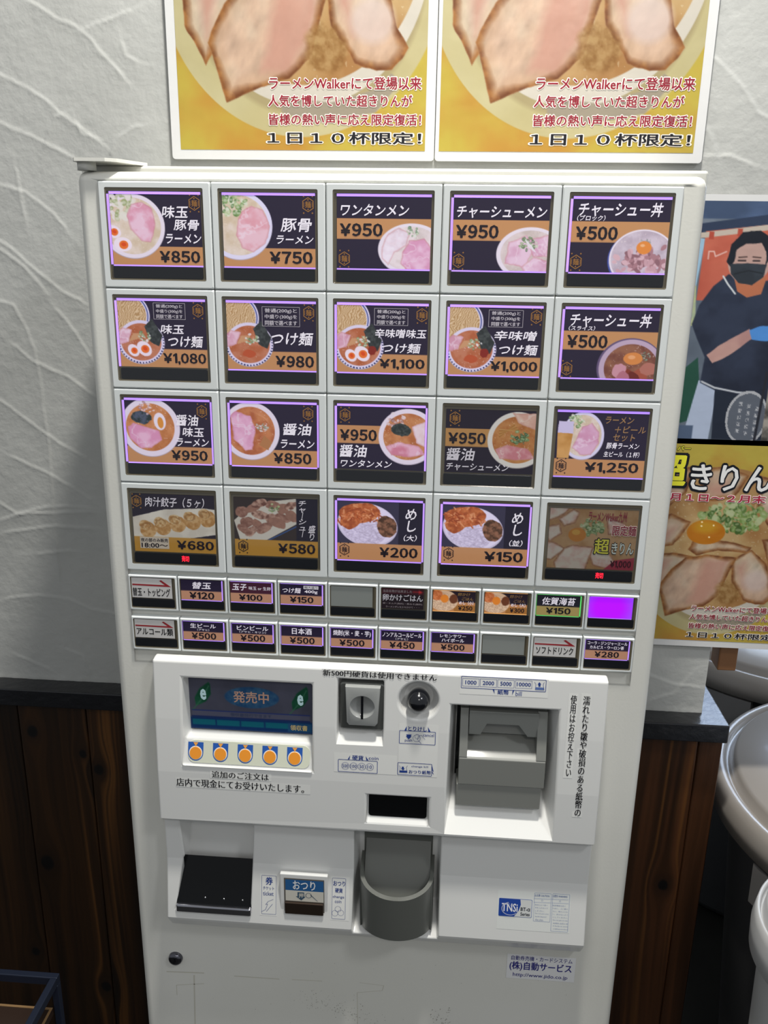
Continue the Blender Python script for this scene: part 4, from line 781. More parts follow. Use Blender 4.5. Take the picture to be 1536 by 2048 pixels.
# note denominations
s1 = sticker(qd(242, 68, 962, 245, c4, .04), label='label listing accepted notes 1000 to 10000'); frame_px(qd(252, 75, 945, 198, c4, .04), s1)
for a, b, t in ((264, 400, '1000'), (406, 543, '2000'), (549, 685, '5000'), (693, 830, '10000')):
    o_ = (a - 264) * .04; frame_px(qd(a, 90 + o_, b, 158 + o_, c4, .04), s1, .0004, .0003); on_panel(t, qd(a + (22 if len(t) == 4 else 12), 106 + o_, b - (22 if len(t) == 4 else 10), 142 + o_, c4), BL, 'bold', s1)
on_panel('紙幣', qd(548, 180, 640, 222, c4), BL, 'bold', s1); on_panel('bill', qd(695, 195, 745, 232, c4), BL, 'reg', s1); poly_px([(508, 178), (522, 178), (524, 212)], c4, s1); poly_px([(686, 184), (672, 184), (666, 222)], c4, s1)
poly_px([(890, 122), (905, 142), (898, 142), (898, 158), (882, 158), (882, 142), (874, 142)], c4, s1); poly_px([(858, 162), (925, 166), (928, 186), (855, 182)], c4, s1, '6078b0'); wire_px([(855, 182), (862, 140), (850, 122)], c4, s1); wire_px([(928, 186), (920, 142), (930, 124)], c4, s1); 
# coin unit
cu = emp('coin_unit', (0, 0, 0)); cu.parent = VM; cu.location = -VM.location; tag(cu, 'grey coin slot unit in a smoked surround')
qx0, qx1, qz0, qz1 = R4(S([(245, 320), (755, 325), (750, 872), (230, 855)], c3), -.012)
prism('surround', rrect(qx0, qx1, qz0, qz1, .004, 4), -.014, .0, mat('smoked_grey', '505250', .2, coat=.5), cu, .0015)
ax0, ax1, az0, az1 = R4(S([(290, 370), (700, 378), (672, 830), (318, 815)], c3), -.020)
mesh_ = prism('coin_block', [(ax0 - .001, az1), (ax1 + .002, az1), (ax1 - .001, az0 + .004), (ax1 - .004, az0), (ax0 + .004, az0), (ax0 + .001, az0 + .004)][::-1], -.0215, -.013, mat('light_grey_plastic', 'a2a4a2', .25, coat=.4), cu, .0012)
cx_, cz_ = (ax0 + ax1) / 2, (az0 + az1) / 2
dd = lathe('cutter', [(0, -.007), (.007, -.0062), (.0125, -.0035), (.0160, .0), (.019, .003), (0, .003)], (cx_, -.0218, cz_ - .0005), None, None, 40, 'y', False); boolean(mesh_, [dd]); mesh_.data.materials.clear(); mesh_.data.materials.append(MATS['light_grey_plastic'])
mesh_.data.polygons.foreach_set('use_smooth', [True] * len(mesh_.data.polygons)); mesh_.modifiers.new('es', 'EDGE_SPLIT').split_angle = math.radians(30)
box('coin_slot', cx_ - .0016, cx_ + .0014, -.0218, -.0150, cz_ - .0175, cz_ + .015, m_black, cu, .0004)
# cancel knob
nb = lathe('cancel_button', [(0, .0185), (.003, .0183), (.006, .0174), (.0088, .0158), (.0112, .0132), (.0131, .0098), (.0143, .0058), (.0145, .002), (.0135, -.002), (.012, -.005), (.0112, -.008)], (dx, -.012, dz), m_black, VM, 48, 'y'); tag(nb, 'round glossy black cancel button')
# coin return window
wd_ = prism('return_window', rrect(rx0, rx1, rz0 + .0006, rz1, .004, 4), -.0192, -.0168, mat('black_window', '020306', .25, coat=.1), VM); tag(wd_, 'black window in the upper panel')
# note validator
nv = emp('note_validator', (0, 0, 0)); nv.parent = VM; nv.location = -VM.location; tag(nv, 'grey banknote slot unit in a deep recess')
vx0, vx1, vz0, vz1 = R4(S([(240, 322), (938, 360), (930, 965), (235, 915)], c4), -.006)
box('dark_back', bx0 + .011, bx1 - .017, .0245, .0258, bz0 + .054, bz1 - .008, m_black, nv)
_, zm = g(*S([(580, 712)], c4)[0], -.012); _, zl = g(*S([(560, 930)], c4)[0], -.012); _, zq = g(*S([(560, 1092)], c4)[0], -.008); _, zi = g(*S([(560, 590)], c4)[0], -.0)
m_val = mat('validator_plastic', '858681', .4, coat=.15)
xprism('lower_housing', [(.022, zm + .022), (-.0120, zm), (-.0145, zm - .002), (-.0145, zl), (-.005, zl), (.022, zl)], vx0, vx1, m_val, nv); bevel_mod(nv.children[-1] if nv.children else None, .0008) if nv.children else None
box('note_tray', vx0 - .002, vx1 - .003, -.0130, .022, zq, zl - .0006, m_val, nv, .0015)
for xa, xb in ((vx0, vx0 + .010), (vx1 - .012, vx1)): xprism('side_cheek', [(.022, vz1), (.000, vz1), (-.0140, zm), (.022, zm)], xa, xb, m_val, nv)
ih = lambda u, v: (vx0 + (vx1 - vx0) * u, vz1 - (vz1 - zm) * v)
prism('slot_hood', [ih(.1, .02), ih(.1, .56), ih(.24, .56), ih(.3, .28), ih(.68, .28), ih(.78, .56), ih(.9, .56), ih(.9, .02)], -.0045, .012, mat('hood_plastic', '858783', .35, coat=.2), nv, .001)
xprism('inner_slope', [(.022, vz1 - .01), (.018, vz1 - .01), (.010, zm + .022), (.022, zm + .018)], vx0 + .010, vx1 - .012, m_val, nv)
# ticket tray flap
tf = emp('ticket_tray', (0, 0, 0)); tf.parent = VM; tf.location = -VM.location; tag(tf, 'glossy black ticket outlet flap with steel lip')
fq = [g(*p, y) for p, y in zip(S([(242, 402), (758, 432), (738, 800), (192, 760)], c5), (.001, .001, -.024, -.024))]
tz1 = (fq[0][1] + fq[1][1]) / 2; tz0 = (fq[2][1] + fq[3][1]) / 2
mesh('flap', [(fq[0][0], .002, tz1), (fq[1][0], .002, tz1), (fq[2][0], -.022, tz0), (fq[3][0], -.022, tz0), (fq[0][0], .003, tz1), (fq[1][0], .003, tz1 - .002), (fq[2][0], .003, tz0), (fq[3][0], .003, tz0)], [(0, 3, 2, 1), (0, 4, 7, 3), (1, 2, 6, 5), (3, 7, 6, 2)], mat('gloss_black', '030406', .22, spec=.25, coat=.15), tf)
box('steel_lip', fq[3][0], fq[2][0], -.0265, -.018, tz0 - .0110, tz0 + .0010, mat('dark_chrome', 'b4b4bc', .16, metal=1), tf, .0022, 3)
for u in (.38, .63, .88):
    x = fq[3][0] + (fq[2][0] - fq[3][0]) * u; z = tz0 + .009; lathe('stud', [(0, .0012), (.0010, .0008), (.0013, 0)], (x, -.0183, z), m_chrome, tf, 12, 'y')
# labels round the change button
s1 = sticker(qd(800, 570, 925, 842, c5, .03), label='narrow ticket label with a hand drawing'); frame_px(qd(812, 578, 920, 832, c5, .03), s1, .0004)
on_panel('券', qd(838, 588, 892, 642, c5), BL, 'bold', s1); on_panel('チケット', qd(822, 650, 903, 676, c5), BL, 'reg', s1); on_panel('ticket', qd(822, 682, 900, 712, c5), BL, 'reg', s1); wire_px([(818, 812), (845, 800), (860, 765), (845, 768), (862, 748), (900, 735)], c5, s1); wire_px([(852, 812), (872, 790), (895, 765)], c5, s1)
s1 = sticker(qd(1320, 590, 1455, 878, c5, .03), label='narrow worn change coin label'); frame_px(qd(1328, 600, 1428, 868, c5, .03), s1, .0004)
on_panel('おつり', qd(1336, 618, 1424, 655, c5), BL, 'bold', s1); on_panel('硬貨', qd(1350, 665, 1406, 698, c5), BL, 'bold', s1); on_panel('change', qd(1334, 712, 1418, 738, c5), BL, 'reg', s1); on_panel('coin', qd(1350, 742, 1398, 764, c5), BL, 'reg', s1)
for a, b in ((1352, 828), (1395, 826), (1374, 802)): circ_px(c5[0] + a * c5[2], c5[1] + b * c5[2], .0042, s1, .0003)
x0, x1, z0, z1 = R4(qd(948, 562, 1296, 880, c5, .03), -.026); yb_ = yp((z0 + z1) / 2)
cb = prism('change_button', rrect(x0, x1, z0, z1, .0015, 3), yb_ - .0035, yb_ + .002, m_panel, VM, .001); tag(cb, 'square change return button with blue caption')
ix0, ix1, iz0, iz1 = x0 + .0055, x1 - .0045, z0 + .006, z1 - .006; hh_ = iz1 - iz0; yy = yb_ - .0038
flat('button_well', [(ix0, iz0), (ix1, iz0), (ix1, iz1), (ix0, iz1)], yy, mat('well', '6a6660', .3), cb)
lz_ = iz0 + hh_ * .36; flat('caption_white', [(ix0 + .002, lz_), (ix1 - .001, lz_), (ix1 - .001, iz0 + hh_ * .66), (ix0 + .002, iz0 + hh_ * .66)], yy - .0002, ink('d8d4c8'), cb); flat('caption_blue', [(ix0 + .002, iz0 + hh_ * .66), (ix1 - .001, iz0 + hh_ * .66), (ix1 - .001, iz1 - .002), (ix0 + .002, iz1 - .002)], yy - .0002, ink('2a6096'), cb)
text('おつり', ix0 + .012, ix1 - .012, iz0 + hh_ * .69, iz1 - .003, yy - .0004, ink('f0f0f0'), cb, 'bold')
cxm = (ix0 + ix1) / 2; flat('caption_arrow', [(cxm - .009, iz0 + hh_ * .62), (cxm - .009, iz0 + hh_ * .5), (cxm - .0115, iz0 + hh_ * .5), (cxm - .004, iz0 + hh_ * .39), (cxm + .002, iz0 + hh_ * .5), (cxm, iz0 + hh_ * .5), (cxm, iz0 + hh_ * .62)], yy - .0004, ink('38546c'), cb)
text('押', cxm - .0075, cxm - .001, iz0 + hh_ * .46, iz0 + hh_ * .6, yy - .0005, ink('d8d4c8'), cb, 'bold')
fring('caption_finger', circ(cxm + .006, iz0 + hh_ * .54, .0042, 16), circ(cxm + .006, iz0 + hh_ * .54, .0036, 16), yy - .0004, ink('38546c'), cb)
flat('caption_finger', [(cxm + .009, iz0 + hh_ * .57), (cxm + .0185, iz0 + hh_ * .39), (cxm + .0178, iz0 + hh_ * .39), (cxm + .0085, iz0 + hh_ * .55)], yy - .0004, ink('38546c'), cb)
box('push_bar', ix0 + .001, ix1 - .001, yy - .0035, yy, iz0 + .001, lz_ - .001, mat('bronze_bar', '55483f', .2, metal=.8), cb, .001)
# coin cup
cup = emp('coin_cup', (0, 0, 0)); cup.parent = VM; cup.location = -VM.location; tag(cup, 'dark grey rounded change cup')
c6 = (680, 1600, .18229)
xa, zf = g(*S([(640, 1105)], c6)[0], -.045); _, zbm = g(*S([(640, 1512)], c6)[0], -.034)
xl, _ = g(*S([(205, 900)], c6)[0], -.01); xr, _ = g(*S([(1042, 900)], c6)[0], -.01); cxu = (xl + xr) / 2; ru = (xr - xl) / 2 * .97; yc_ = -.006; dp = .040
def Upath(r, d, n=24, back=.0230):
    P = [(cxu - r, back)]
    for i in range(n + 1):
        t = math.pi + math.pi * i / n; P.append((cxu + r * math.cos(t), yc_ + d * math.sin(t)))
    P.append((cxu + r, back)); return P
Po = Upath(ru, dp); Pi = Upath(ru - .0055, dp - .0055); V = []; n = len(Po)
def ztop(y): return zf + max(0, (y + .045)) * .30
yfloor = zf - .034
for P, zfun in ((Po, lambda y: zbm), (Po, ztop), (Pi, ztop), (Pi, lambda y: zf - .052 + (y + .04) * 1.5)): V += [(x, y + (.006 if (zfun(0) == zbm and y < -.02) else 0), zfun(y)) for x, y in P]
F = [(k * n + i, k * n + i + 1, (k + 1) * n + i + 1, (k + 1) * n + i) for k in range(3) for i in range(n - 1)] + [tuple(range(3 * n, 4 * n))]
uc = mesh('cup_shell', V, F, m_dgrey, cup, True); uc.modifiers.new('es', 'EDGE_SPLIT').split_angle = math.radians(38)
box('cup_back', cxu - ru + .003, cxu + ru - .003, .0226, .0236, zf - .03, uz1 - .010, m_dgrey, cup)
# maker's label and service company sticker
s1 = sticker(qd(492, 545, 1028, 822, c7, .045), m=mat('silver_label', 'e8eae6', .3), label='maker label with blue logo and caution text')
x0, x1, z0, z1 = R4(qd(505, 610, 750, 738, c7, .045), -.026); f7 = lambda z: yp(z) - .0004
mesh('logo_frame', [(x, f7(z), z) for x, z in rrect(x0, x1, z0, z1, .0015, 3)], [tuple(range(16))[::-1]], ink('3a60b0'), s1); e_ = .0005
mesh('logo_field', [(x, f7(z) - .0001, z) for x, z in rrect(x0 + e_, x1 - e_, z0 + e_, z1 - e_, .0012, 3)], [tuple(range(16))[::-1]], ink('d8dad8'), s1)
W_, H_ = x1 - x0, z1 - z0; P = [(x0 + e_, z0 + e_), (x0 + W_ * .47, z0 + e_), (x0 + W_ * .60, z0 + H_ * .35), (x0 + W_ * .66, z0 + H_ * .7), (x0 + W_ * .64, z1 - e_), (x0 + e_, z1 - e_)]
mesh('logo_blue', [(x, f7(z) - .0002, z) for x, z in P], [tuple(range(6))[::-1]], ink('2448a0'), s1)
text('TNSi', x0 + W_ * .09, x0 + W_ * .57, z0 + H_ * .28, z0 + H_ * .74, 0, ink('f0f0f4'), s1, 'bold', nrm=lambda z: f7(z) - .0003)
fring('logo_arc', circ(x0 + W_ * .34, z0 + H_ * .52, H_ * .45, 24, H_ * .42)[7:22], circ(x0 + W_ * .34, z0 + H_ * .52, H_ * .41, 24, H_ * .38)[7:22], yp(z0) - .0012, ink('d8dcf0'), s1)
text('BT-α', x0 + W_ * .66, x0 + W_ * .95, z0 + H_ * .36, z0 + H_ * .56, 0, ink('202838'), s1, 'bold', nrm=lambda z: f7(z) - .0003); text('Series', x0 + W_ * .66, x0 + W_ * .94, z0 + H_ * .1, z0 + H_ * .28, 0, ink('202838'), s1, 'bold', nrm=lambda z: f7(z) - .0003)
for (a, b, c_, d_), hd, ln in (((762, 562, 886, 752), '⚠注意 CAUTION', ['取出口より奥へ', '手を入れないで', 'ください。', 'Do not put your', 'hands beyond', 'the slot.']), ((892, 568, 1018, 818), '⚠警告 WARNING', ['転倒事故を防ぐ', 'ために、上に乗ら', 'ない、揺さぶらな', 'い、倒さないよう', 'にしてください。', 'Do not get on top,', 'wobble and/or tilt', 'it body to avoid', 'a falling accident.'])):
    frame_px(qd(a, b, c_, d_, c7, .045), s1, .0003, .0008, '5a78b4'); on_panel(hd.replace('⚠', '△'), qd(a + 8, b + 8, c_ - 8, b + 28, c7), '4a68a4', 'reg', s1, .0005)
    wire_px([(a, b + 36), (c_, b + 42)], c7, s1, .0003, '5a78b4'); circ_px(c7[0] + (a + c_) / 2 * c7[2], c7[1] + (b + 50) * c7[2], .0011, s1, .0002, '5a78b4'); wire_px([(a, b + 60), (c_, b + 66)], c7, s1, .0003, '5a78b4')
    for i, t in enumerate(ln): on_panel(t, qd(a + 8, b + 72 + i * 19, a + 8 + (c_ - a - 16) * min(1, (len(t) if ord(t[0]) > 300 else len(t) * .5) / 8), b + 86 + i * 19, c7), '6a80b0', 'thin', s1, .0005)
x0, x1, z0, z1 = R4(S([(562, 962), (1064, 985), (1052, 1166), (556, 1135)], c7), .008)
s1 = sticker(S([(562, 962), (1064, 985), (1052, 1166), (556, 1135)], c7), label='white service company sticker below the panel', Y=.008, m=mat('sticker_white', 'ececec', .4), dy=.0004); W_, H_ = x1 - x0, z1 - z0
for t, u0, u1, v0, v1, sty in (('自動券売機・カードシステム', .06, .95, .76, .95, 'reg'), ('(株)自動サービス', .04, .95, .33, .72, 'bold'), ('http://www.jido.co.jp', .1, .9, .06, .25, 'reg')): text(t, x0 + u0 * W_, x0 + u1 * W_, z0 + v0 * H_, z0 + v1 * H_, .0028, ink('2c2c80'), s1, sty)
# scuffs on the lower door
rg = random.Random(6); V, F = [], []
def blot(px_, py_, r, e=1.0, ang=0):
    x, z = g(px_, py_, .008); n = len(V)
    for i in range(6):
        t = i * math.pi / 3; a_, b_ = r * e * math.cos(t), r * math.sin(t); V.append((x + a_ * math.cos(ang) - b_ * math.sin(ang), .0033, z + a_ * math.sin(ang) + b_ * math.cos(ang)))
    F.append(tuple(range(n, n + 6))[::-1])
for i in range(170):
    t = rg.random(); blot(605 + 150 * t + rg.gauss(0, 16), 1985 + 60 * t + rg.gauss(0, 9), rg.uniform(.0002, .0006), rg.uniform(.6, 1.6), rg.uniform(-1, 1))
for i in range(40): blot(rg.uniform(860, 900), rg.uniform(2010, 2044), rg.uniform(.0002, .0006), rg.uniform(1, 3), 1.0)
for i in range(26): blot(rg.uniform(360, 1150), rg.uniform(1920, 2040), rg.uniform(.0002, .0005))
sc_ = mesh('scuff_marks', V, F, mat('scuff', '8a867e', .7), VM); sc_['kind'] = 'stuff'
V, F = [], []
for (a, b), (c_, d_), wd in (((470, 1947), (560, 1953), .0016), ((585, 1954), (645, 1957), .0012), ((335, 1938), (410, 1941), .002), ((390, 1945), (392, 2045), .002), ((720, 1960), (768, 1966), .0008), ((768, 1966), (765, 1976), .0012), ((765, 1976), (715, 1980), .0008), ((715, 1980), (716, 2046), .001), ((355, 1965), (356, 1985), .001), ((355, 1965), (410, 1962), .001)):
    p, q = np.array(g(a, b, .008)), np.array(g(c_, d_, .008)); d = q - p; nn = np.array([-d[1], d[0]]) / np.hypot(*d) * wd / 2; n = len(V); V += [(x, .0034, z) for x, z in (p + nn, q + nn, q - nn, p - nn)]; F.append((n, n + 1, n + 2, n + 3))
st_ = mesh('glue_marks', V, F, mat('glue', 'cdcabd', .7), VM); st_['kind'] = 'stuff'

# ================================================================== POSTERS
m_lam = mat('laminate', rough=.3, attr=1, spec=.4, coat=.15); 
def lam_mat():
    nt = m_lam.node_tree; b = nt.nodes['Principled BSDF']; tc = nt.nodes.new('ShaderNodeTexCoord'); n = nt.nodes.new('ShaderNodeTexNoise'); n.inputs['Scale'].default_value = 22; n.inputs['Detail'].default_value = 3
    bp = nt.nodes.new('ShaderNodeBump'); bp.inputs['Strength'].default_value = .12; bp.inputs['Distance'].default_value = .01; nt.links.new(tc.outputs['Object'], n.inputs['Vector']); nt.links.new(n.outputs[0], bp.inputs['Height']); nt.links.new(bp.outputs[0], b.inputs['Normal']); nt.links.new(bp.outputs[0], b.inputs['Coat Normal'])
lam_mat(); m_sheet = mat('laminate_sheet', 'd6d6d6', .2, coat=.5, bump=.1, bs=20)
def poster_art(w, h):
    A = .7072; c = Cv(w, h, A, 'dcae3c'); n = np.clip(fbm(c.X * 6, c.Y * 6, 3) * 2.4 - .9 + .5 * (c.X - .35), 0, 1)[..., None]; c.c = np.array(hx('dcc552')) * (1 - n) + np.array(hx('d89f42')) * n
    U = lambda P: [(u * A, v) for u, v in P]
    rr = c.mixn('d8cb96', 'e6dcae', 4, 2)
    c.blend(c.ell(.5 * A, .54, .56 * A, .425), rr); c.blend(c.ell(.52 * A, .56, .47 * A, .35, soft=6) * .5, 'a8946c')
    c.blend(c.ell(.52 * A, .5, .485 * A, .385), 'ece4d6'); c.blend(c.poly(U([(.42, .86), (.62, .875), (.8, .84), (.86, .8), (.9, .82), (.8, .9), (.55, .93), (.42, .9)]), 2), 'b4a894')
    c.blend(c.ell(.52 * A, .47, .46 * A, .36), c.mixn('c08c54', 'e0bc84', 8, 4)); sp = (vnoise(c.X * 110, c.Y * 110, 6) > .86) * c.ell(.52 * A, .47, .45 * A, .35) * .4; c.blend(sp, 'fff0d0')
    def big(P, s, pk=None):
        Q = U(P); m = c.poly(Q, 1.5, .012, s, 16); sd = c.sd.copy(); n = np.clip((fbm(c.X * 7, c.Y * 5, s) - .35) / .3, 0, 1)[..., None]; col = np.array(hx('ecdac2')) * (1 - n) + np.array(hx('e3c0a6')) * n; f_ = fbm(c.X * 38 + c.Y * 12, c.Y * 22, s + 8)[..., None]; col = col * (.88 + .24 * f_)
        bz = np.clip(1 - sd / .05, 0, 1)[..., None] * .35; col = col * (1 - bz) + np.array(hx('cf9a68')) * bz
        if pk:
            pm = c.poly(U(pk), 14, .03, s + 2, 10)[..., None] * .8; nn = fbm(c.X * 30, c.Y * 14, s + 5)[..., None] * .35 + .65; col = col * (1 - pm) + np.array(hx('dc9f8c')) * pm * nn + np.array(hx('eec4b0')) * pm * (1 - nn)
        c.blend(m, col); e = m * np.clip(1.25 - sd / (.008 + .022 * fbm(c.X * 12, c.Y * 12, s + 1)), 0, 1); c.blend(e * .92, c.mixn('7c4420', 'b8783c', 40, s))
    big([(-.02, .34), (.1, .14), (.28, .1), (.24, .24), (.1, .34)], 1, [(.05, .3), (.15, .2), (.2, .25)]); big([(.3, .12), (.5, .1), (.64, .14), (.56, .26), (.36, .28)], 2, [(.35, .2), (.5, .18), (.5, .26)])
    big([(.7, .14), (.98, .2), (1.0, .36), (.82, .4), (.72, .3)], 3, [(.8, .2), (.95, .3), (.82, .36)]); big([(.02, .4), (.16, .34), (.3, .38), (.2, .5), (.04, .52)], 4, [(.08, .44), (.2, .42), (.15, .5)])
    big([(.78, .46), (.96, .44), (1.02, .6), (.86, .62)], 8, [(.85, .5), (.95, .5), (.95, .58)])
    big([(.03, .56), (.2, .54), (.36, .56), (.22, .66), (.12, .78), (.04, .68)], 5, [(.1, .58), (.2, .58), (.12, .7)])
    big([(.33, .46), (.56, .47), (.72, .5), (.7, .53), (.5, .52), (.36, .55), (.3, .52)], 9)
    big([(.6, .56), (.72, .51), (.84, .58), (.88, .68), (.925, .735), (.9, .76), (.86, .79), (.8, .795), (.72, .775), (.62, .68)], 6, [(.64, .6), (.7, .58), (.72, .7)])
    c.blend(c.ell(.785 * A, .67, .06, .055, soft=10) * .7, 'f2dcd6')
    big([(.13, .72), (.2, .63), (.29, .56), (.42, .545), (.64, .55), (.57, .68), (.54, .76), (.45, .815), (.34, .835), (.2, .872), (.165, .8)], 7, [(.42, .57), (.6, .56), (.54, .7), (.46, .8), (.34, .79), (.38, .66)])
    c.blend(c.ell(.6 * A, .74, .06, .06, 0, .6, 3, 8) * .8, c.mixn('9a6a34', 'c8a068', 60, 3))
    rg = random.Random(2)
    for i in range(150):
        a, d = rg.uniform(0, 6.28), math.sqrt(rg.random()); x, y = .58 * A + d * .155 * math.cos(a) * 1.0, .35 + d * .075 * math.sin(a)
        r = rg.uniform(.008, .024); mo = c.ell(x, y, r, r * rg.uniform(.3, .8), rg.uniform(0, 3)); mi = c.ell(x, y, r * .6, r * .3, rg.uniform(0, 3)); c.blend(mo * .9, ('6c9048', 'a8c478', '4a7030', 'd8e4ac', '88ac58')[i % 5]); c.blend(mi * .5, 'dce6b8')
    m = c.ell(.405 * A, .43, .09, .062); c.blend(m, c.mixn('dc8418', 'e89c28', 3, 5)); c.blend(c.ell(.4 * A, .405, .055, .03, soft=8) * .8, 'ecb42c')
    c.c *= .80
    for x, y in ((.37, .4), (.45, .395), (.43, .455), (.37, .38)): c.blend(c.ell(x * A, y, .004, .004), 'fff0c0')
    return c
def ramen_poster(name, x0, z0, W, Hh, label, res, tk=.0006, mrg=.012, ml=.012):
    y = D - .006 - tk
    P = emp(name, (x0 + W / 2, y, z0 + Hh / 2), label, 'poster', 'limited ramen posters')
    prism('sheet', rrect(x0 - ml, x0 + W + mrg, z0 - mrg, z0 + Hh + mrg, .004, 3), y, y + .0008, m_sheet, P)
    poster_art(*res).build('print', x0, x0 + W, z0, z0 + Hh, y - .0004, m_lam, P)
    def t(s, u0, u1, v0, v1, col, out, k=0, sty='bold'):
        a = (x0 + u0 * W, x0 + u1 * W, z0 + Hh * (1 - v1), z0 + Hh * (1 - v0)); text(s, *a, y - .0007 - k, ink(out), P, 'out'); text(s, *a, y - .0011 - k, ink(col), P, sty)
    t('ラーメンWalkerにて登場以来', .372, .98, .809, .842, '8c1c30', 'f4ece4'); t('人気を博していた超きりんが', .367, .945, .855, .886, '8c1c30', 'f4ece4'); t('皆様の熱い声に応え限定復活！', .368, .982, .904, .934, '8c1c30', 'f4ece4')
    t('１日１０杯限定！', .36, .985, .951, .983, '16161e', 'efe6dc')
    t('２月１日～２月末', .06, .766, .238, .277, 'a82440', 'f0dcd8'); t('きりん', .257, .785, .095, .222, 'e6e6e6', '10141e'); t('超', .02, .228, .048, .208, 'e6e23c', '10141e', .0003, 'heavy'); t('スーパー', .06, .236, .010, .032, 'e6e23c', '10141e')
    return P
PW, PH = .325, .4596; zb_ = Z0 + .0570
ramen_poster('ramen_poster', .0342 - PW, zb_, PW, PH, 'yellow laminated ramen poster above the left half of the ticket machine', (300, 424))
ramen_poster('ramen_poster', .0524, zb_, PW, PH, 'yellow laminated ramen poster above the right half of the ticket machine', (300, 424), ml=.005)
ramen_poster('ramen_poster', .3695, Z0 - .6222, .2125, .3005, 'smaller ramen poster right of the machine, hanging past the wall corner', (220, 310), .0006, .010)
# photo poster
xm, zm_, wm, hm = .374, Z0 - .3142, .225, .3142; y = D - .0066
FP = emp('photo_poster', (xm + wm / 2, y, zm_ + hm / 2), 'laminated photo of a masked cook in a dark jacket and blue glove', 'poster'); prism('sheet', rrect(xm - .008, xm + wm + .006, zm_ - .010, zm_ + hm + .008, .004, 3), y, y + .0008, m_sheet, FP)
A = wm / hm; c = Cv(210, 300, A, '5a6474'); U = lambda P: [(u * A, v) for u, v in P]
c.c = c.mixn('56606e', '6c7684', 5, 2); c.blend(c.rect(-1, -1, 9, .07), c.mixn('3c4c68', '52668a', 6, 3)); c.blend(c.poly(U([(0, .1), (1, .0), (1, .07), (0, .16)])), '2c3850'); c.blend(c.poly(U([(0, .14), (.14, .15), (.12, .34), (0, .36)])), '94b4cc'); c.blend(c.poly(U([(0, .34), (.12, .34), (.14, .5), (0, .54)])), c.mixn('6c8ca0', 'a8b088', 12, 3))
c.blend(c.poly(U([(.14, .12), (1, .05), (1, .4), (.13, .4)])), c.mixn('a84c3c', 'bc6450', 6, 2)); c.blend(c.line(U([(.08, .14), (1, .055)]), .022), 'b8aca0')
for u in (.16, .32, .5, .75): c.blend(c.rect(u * A, .135 - u * .085, u * A + .02, .165 - u * .085), 'a84838')
c.blend(c.poly(U([(.0, .76), (.18, .64), (.24, .9), (.12, .93), (0, .88)])), '1f4a3c'); c.blend(c.poly(U([(.2, .74), (.32, .74), (.3, 1), (.14, 1)])), 'a8b4cc'); c.blend(c.rect(-1, .94, .2 * A, 2), '4a5a74')
jk = U([(.3, .29), (.22, .34), (.15, .42), (.12, .5), (.16, .56), (.22, .64), (.21, .75), (.3, .78), (.44, .8), (.66, .8), (.74, .5), (.7, .36), (.56, .31), (.4, .33)])
c.blend(c.poly(U([(.3, .74), (.62, .76), (.66, 1), (.32, 1)])), '1c2434'); c.blend(c.poly(jk, 1.5), c.mixn('1c2233', '2c3448', 9, 4)); c.blend(c.line(U([(.22, .745), (.3, .77), (.44, .788), (.5, .79)]), .008), 'b8bcc4'); c.blend(c.line(U([(.27, .3), (.3, .33), (.35, .37)]), .007), 'c4c8cc')
c.blend(c.poly(U([(.33, .3), (.52, .3), (.5, .37), (.42, .385), (.36, .36)])), 'b06a4c'); c.blend(c.poly(U([(.23, .63), (.3, .585), (.46, .515), (.5, .545), (.36, .63), (.27, .665)]), 1, .006), c.mixn('a8807c', 'c09a90', 9, 5))
c.blend(c.poly(U([(.46, .52), (.54, .5), (.64, .5), (.66, .56), (.56, .565), (.48, .56)]), 1, .006), '4a86cc'); c.blend(c.ell(.41 * A, .23, .09, .1), 'b4948c')
c.blend(c.poly(U([(.28, .24), (.29, .17), (.35, .12), (.45, .115), (.52, .15), (.53, .2), (.5, .26), (.5, .2), (.46, .165), (.38, .17), (.33, .19), (.32, .24), (.3, .26)]), 1, .01), '181c26')
c.blend(c.line(U([(.345, .222), (.39, .22)]), .005), '40302e'); c.blend(c.line(U([(.425, .22), (.47, .222)]), .005), '40302e'); c.blend(c.line(U([(.345, .235), (.385, .235)]), .007), '3a3032'); c.blend(c.line(U([(.43, .235), (.465, .235)]), .007), '3a3032')
c.blend(c.poly(U([(.3, .25), (.4, .245), (.51, .25), (.5, .3), (.44, .335), (.36, .325), (.31, .29)]), 1, .004), c.mixn('2a3038', '3a424c', 12, 2)); c.blend(c.line(U([(.33, .29), (.41, .275), (.49, .285)]), .004), '1c2026')
c.blend(c.line(U([(.17, .23), (.17, .2), (.2, .2), (.21, .22), (.24, .21), (.27, .2)]), .005), 'd8b0a8'); c.blend(c.ell(.515 * A, .9, .09, .12), '585e6a'); 
rr = np.hypot((c.X - .515 * A) / .09, (c.Y - .9) / .12); c.blend(((rr > .9) & (rr < 1)).astype(float), 'a8aab0')
for i, u in enumerate((.47, .52, .57)):
    for j in range(5): c.blend(c.rect(u * A - .007, .83 + j * .03 + i * .01, u * A + .007, .847 + j * .03 + i * .01) * .7 * (vnoise(c.X * 300, c.Y * 300, i + j) > .4), 'd0d0d4')
c.blend(c.rect(.62 * A, .66, 9, 2), c.mixn('3c3a38', '9a948c', 24, 3)); c.blend(c.line(U([(.6, .7), (.58, 1)]), .012), '20222c')
c.build('print', xm, xm + wm, zm_, zm_ + hm, y - .0004, m_lam, FP)

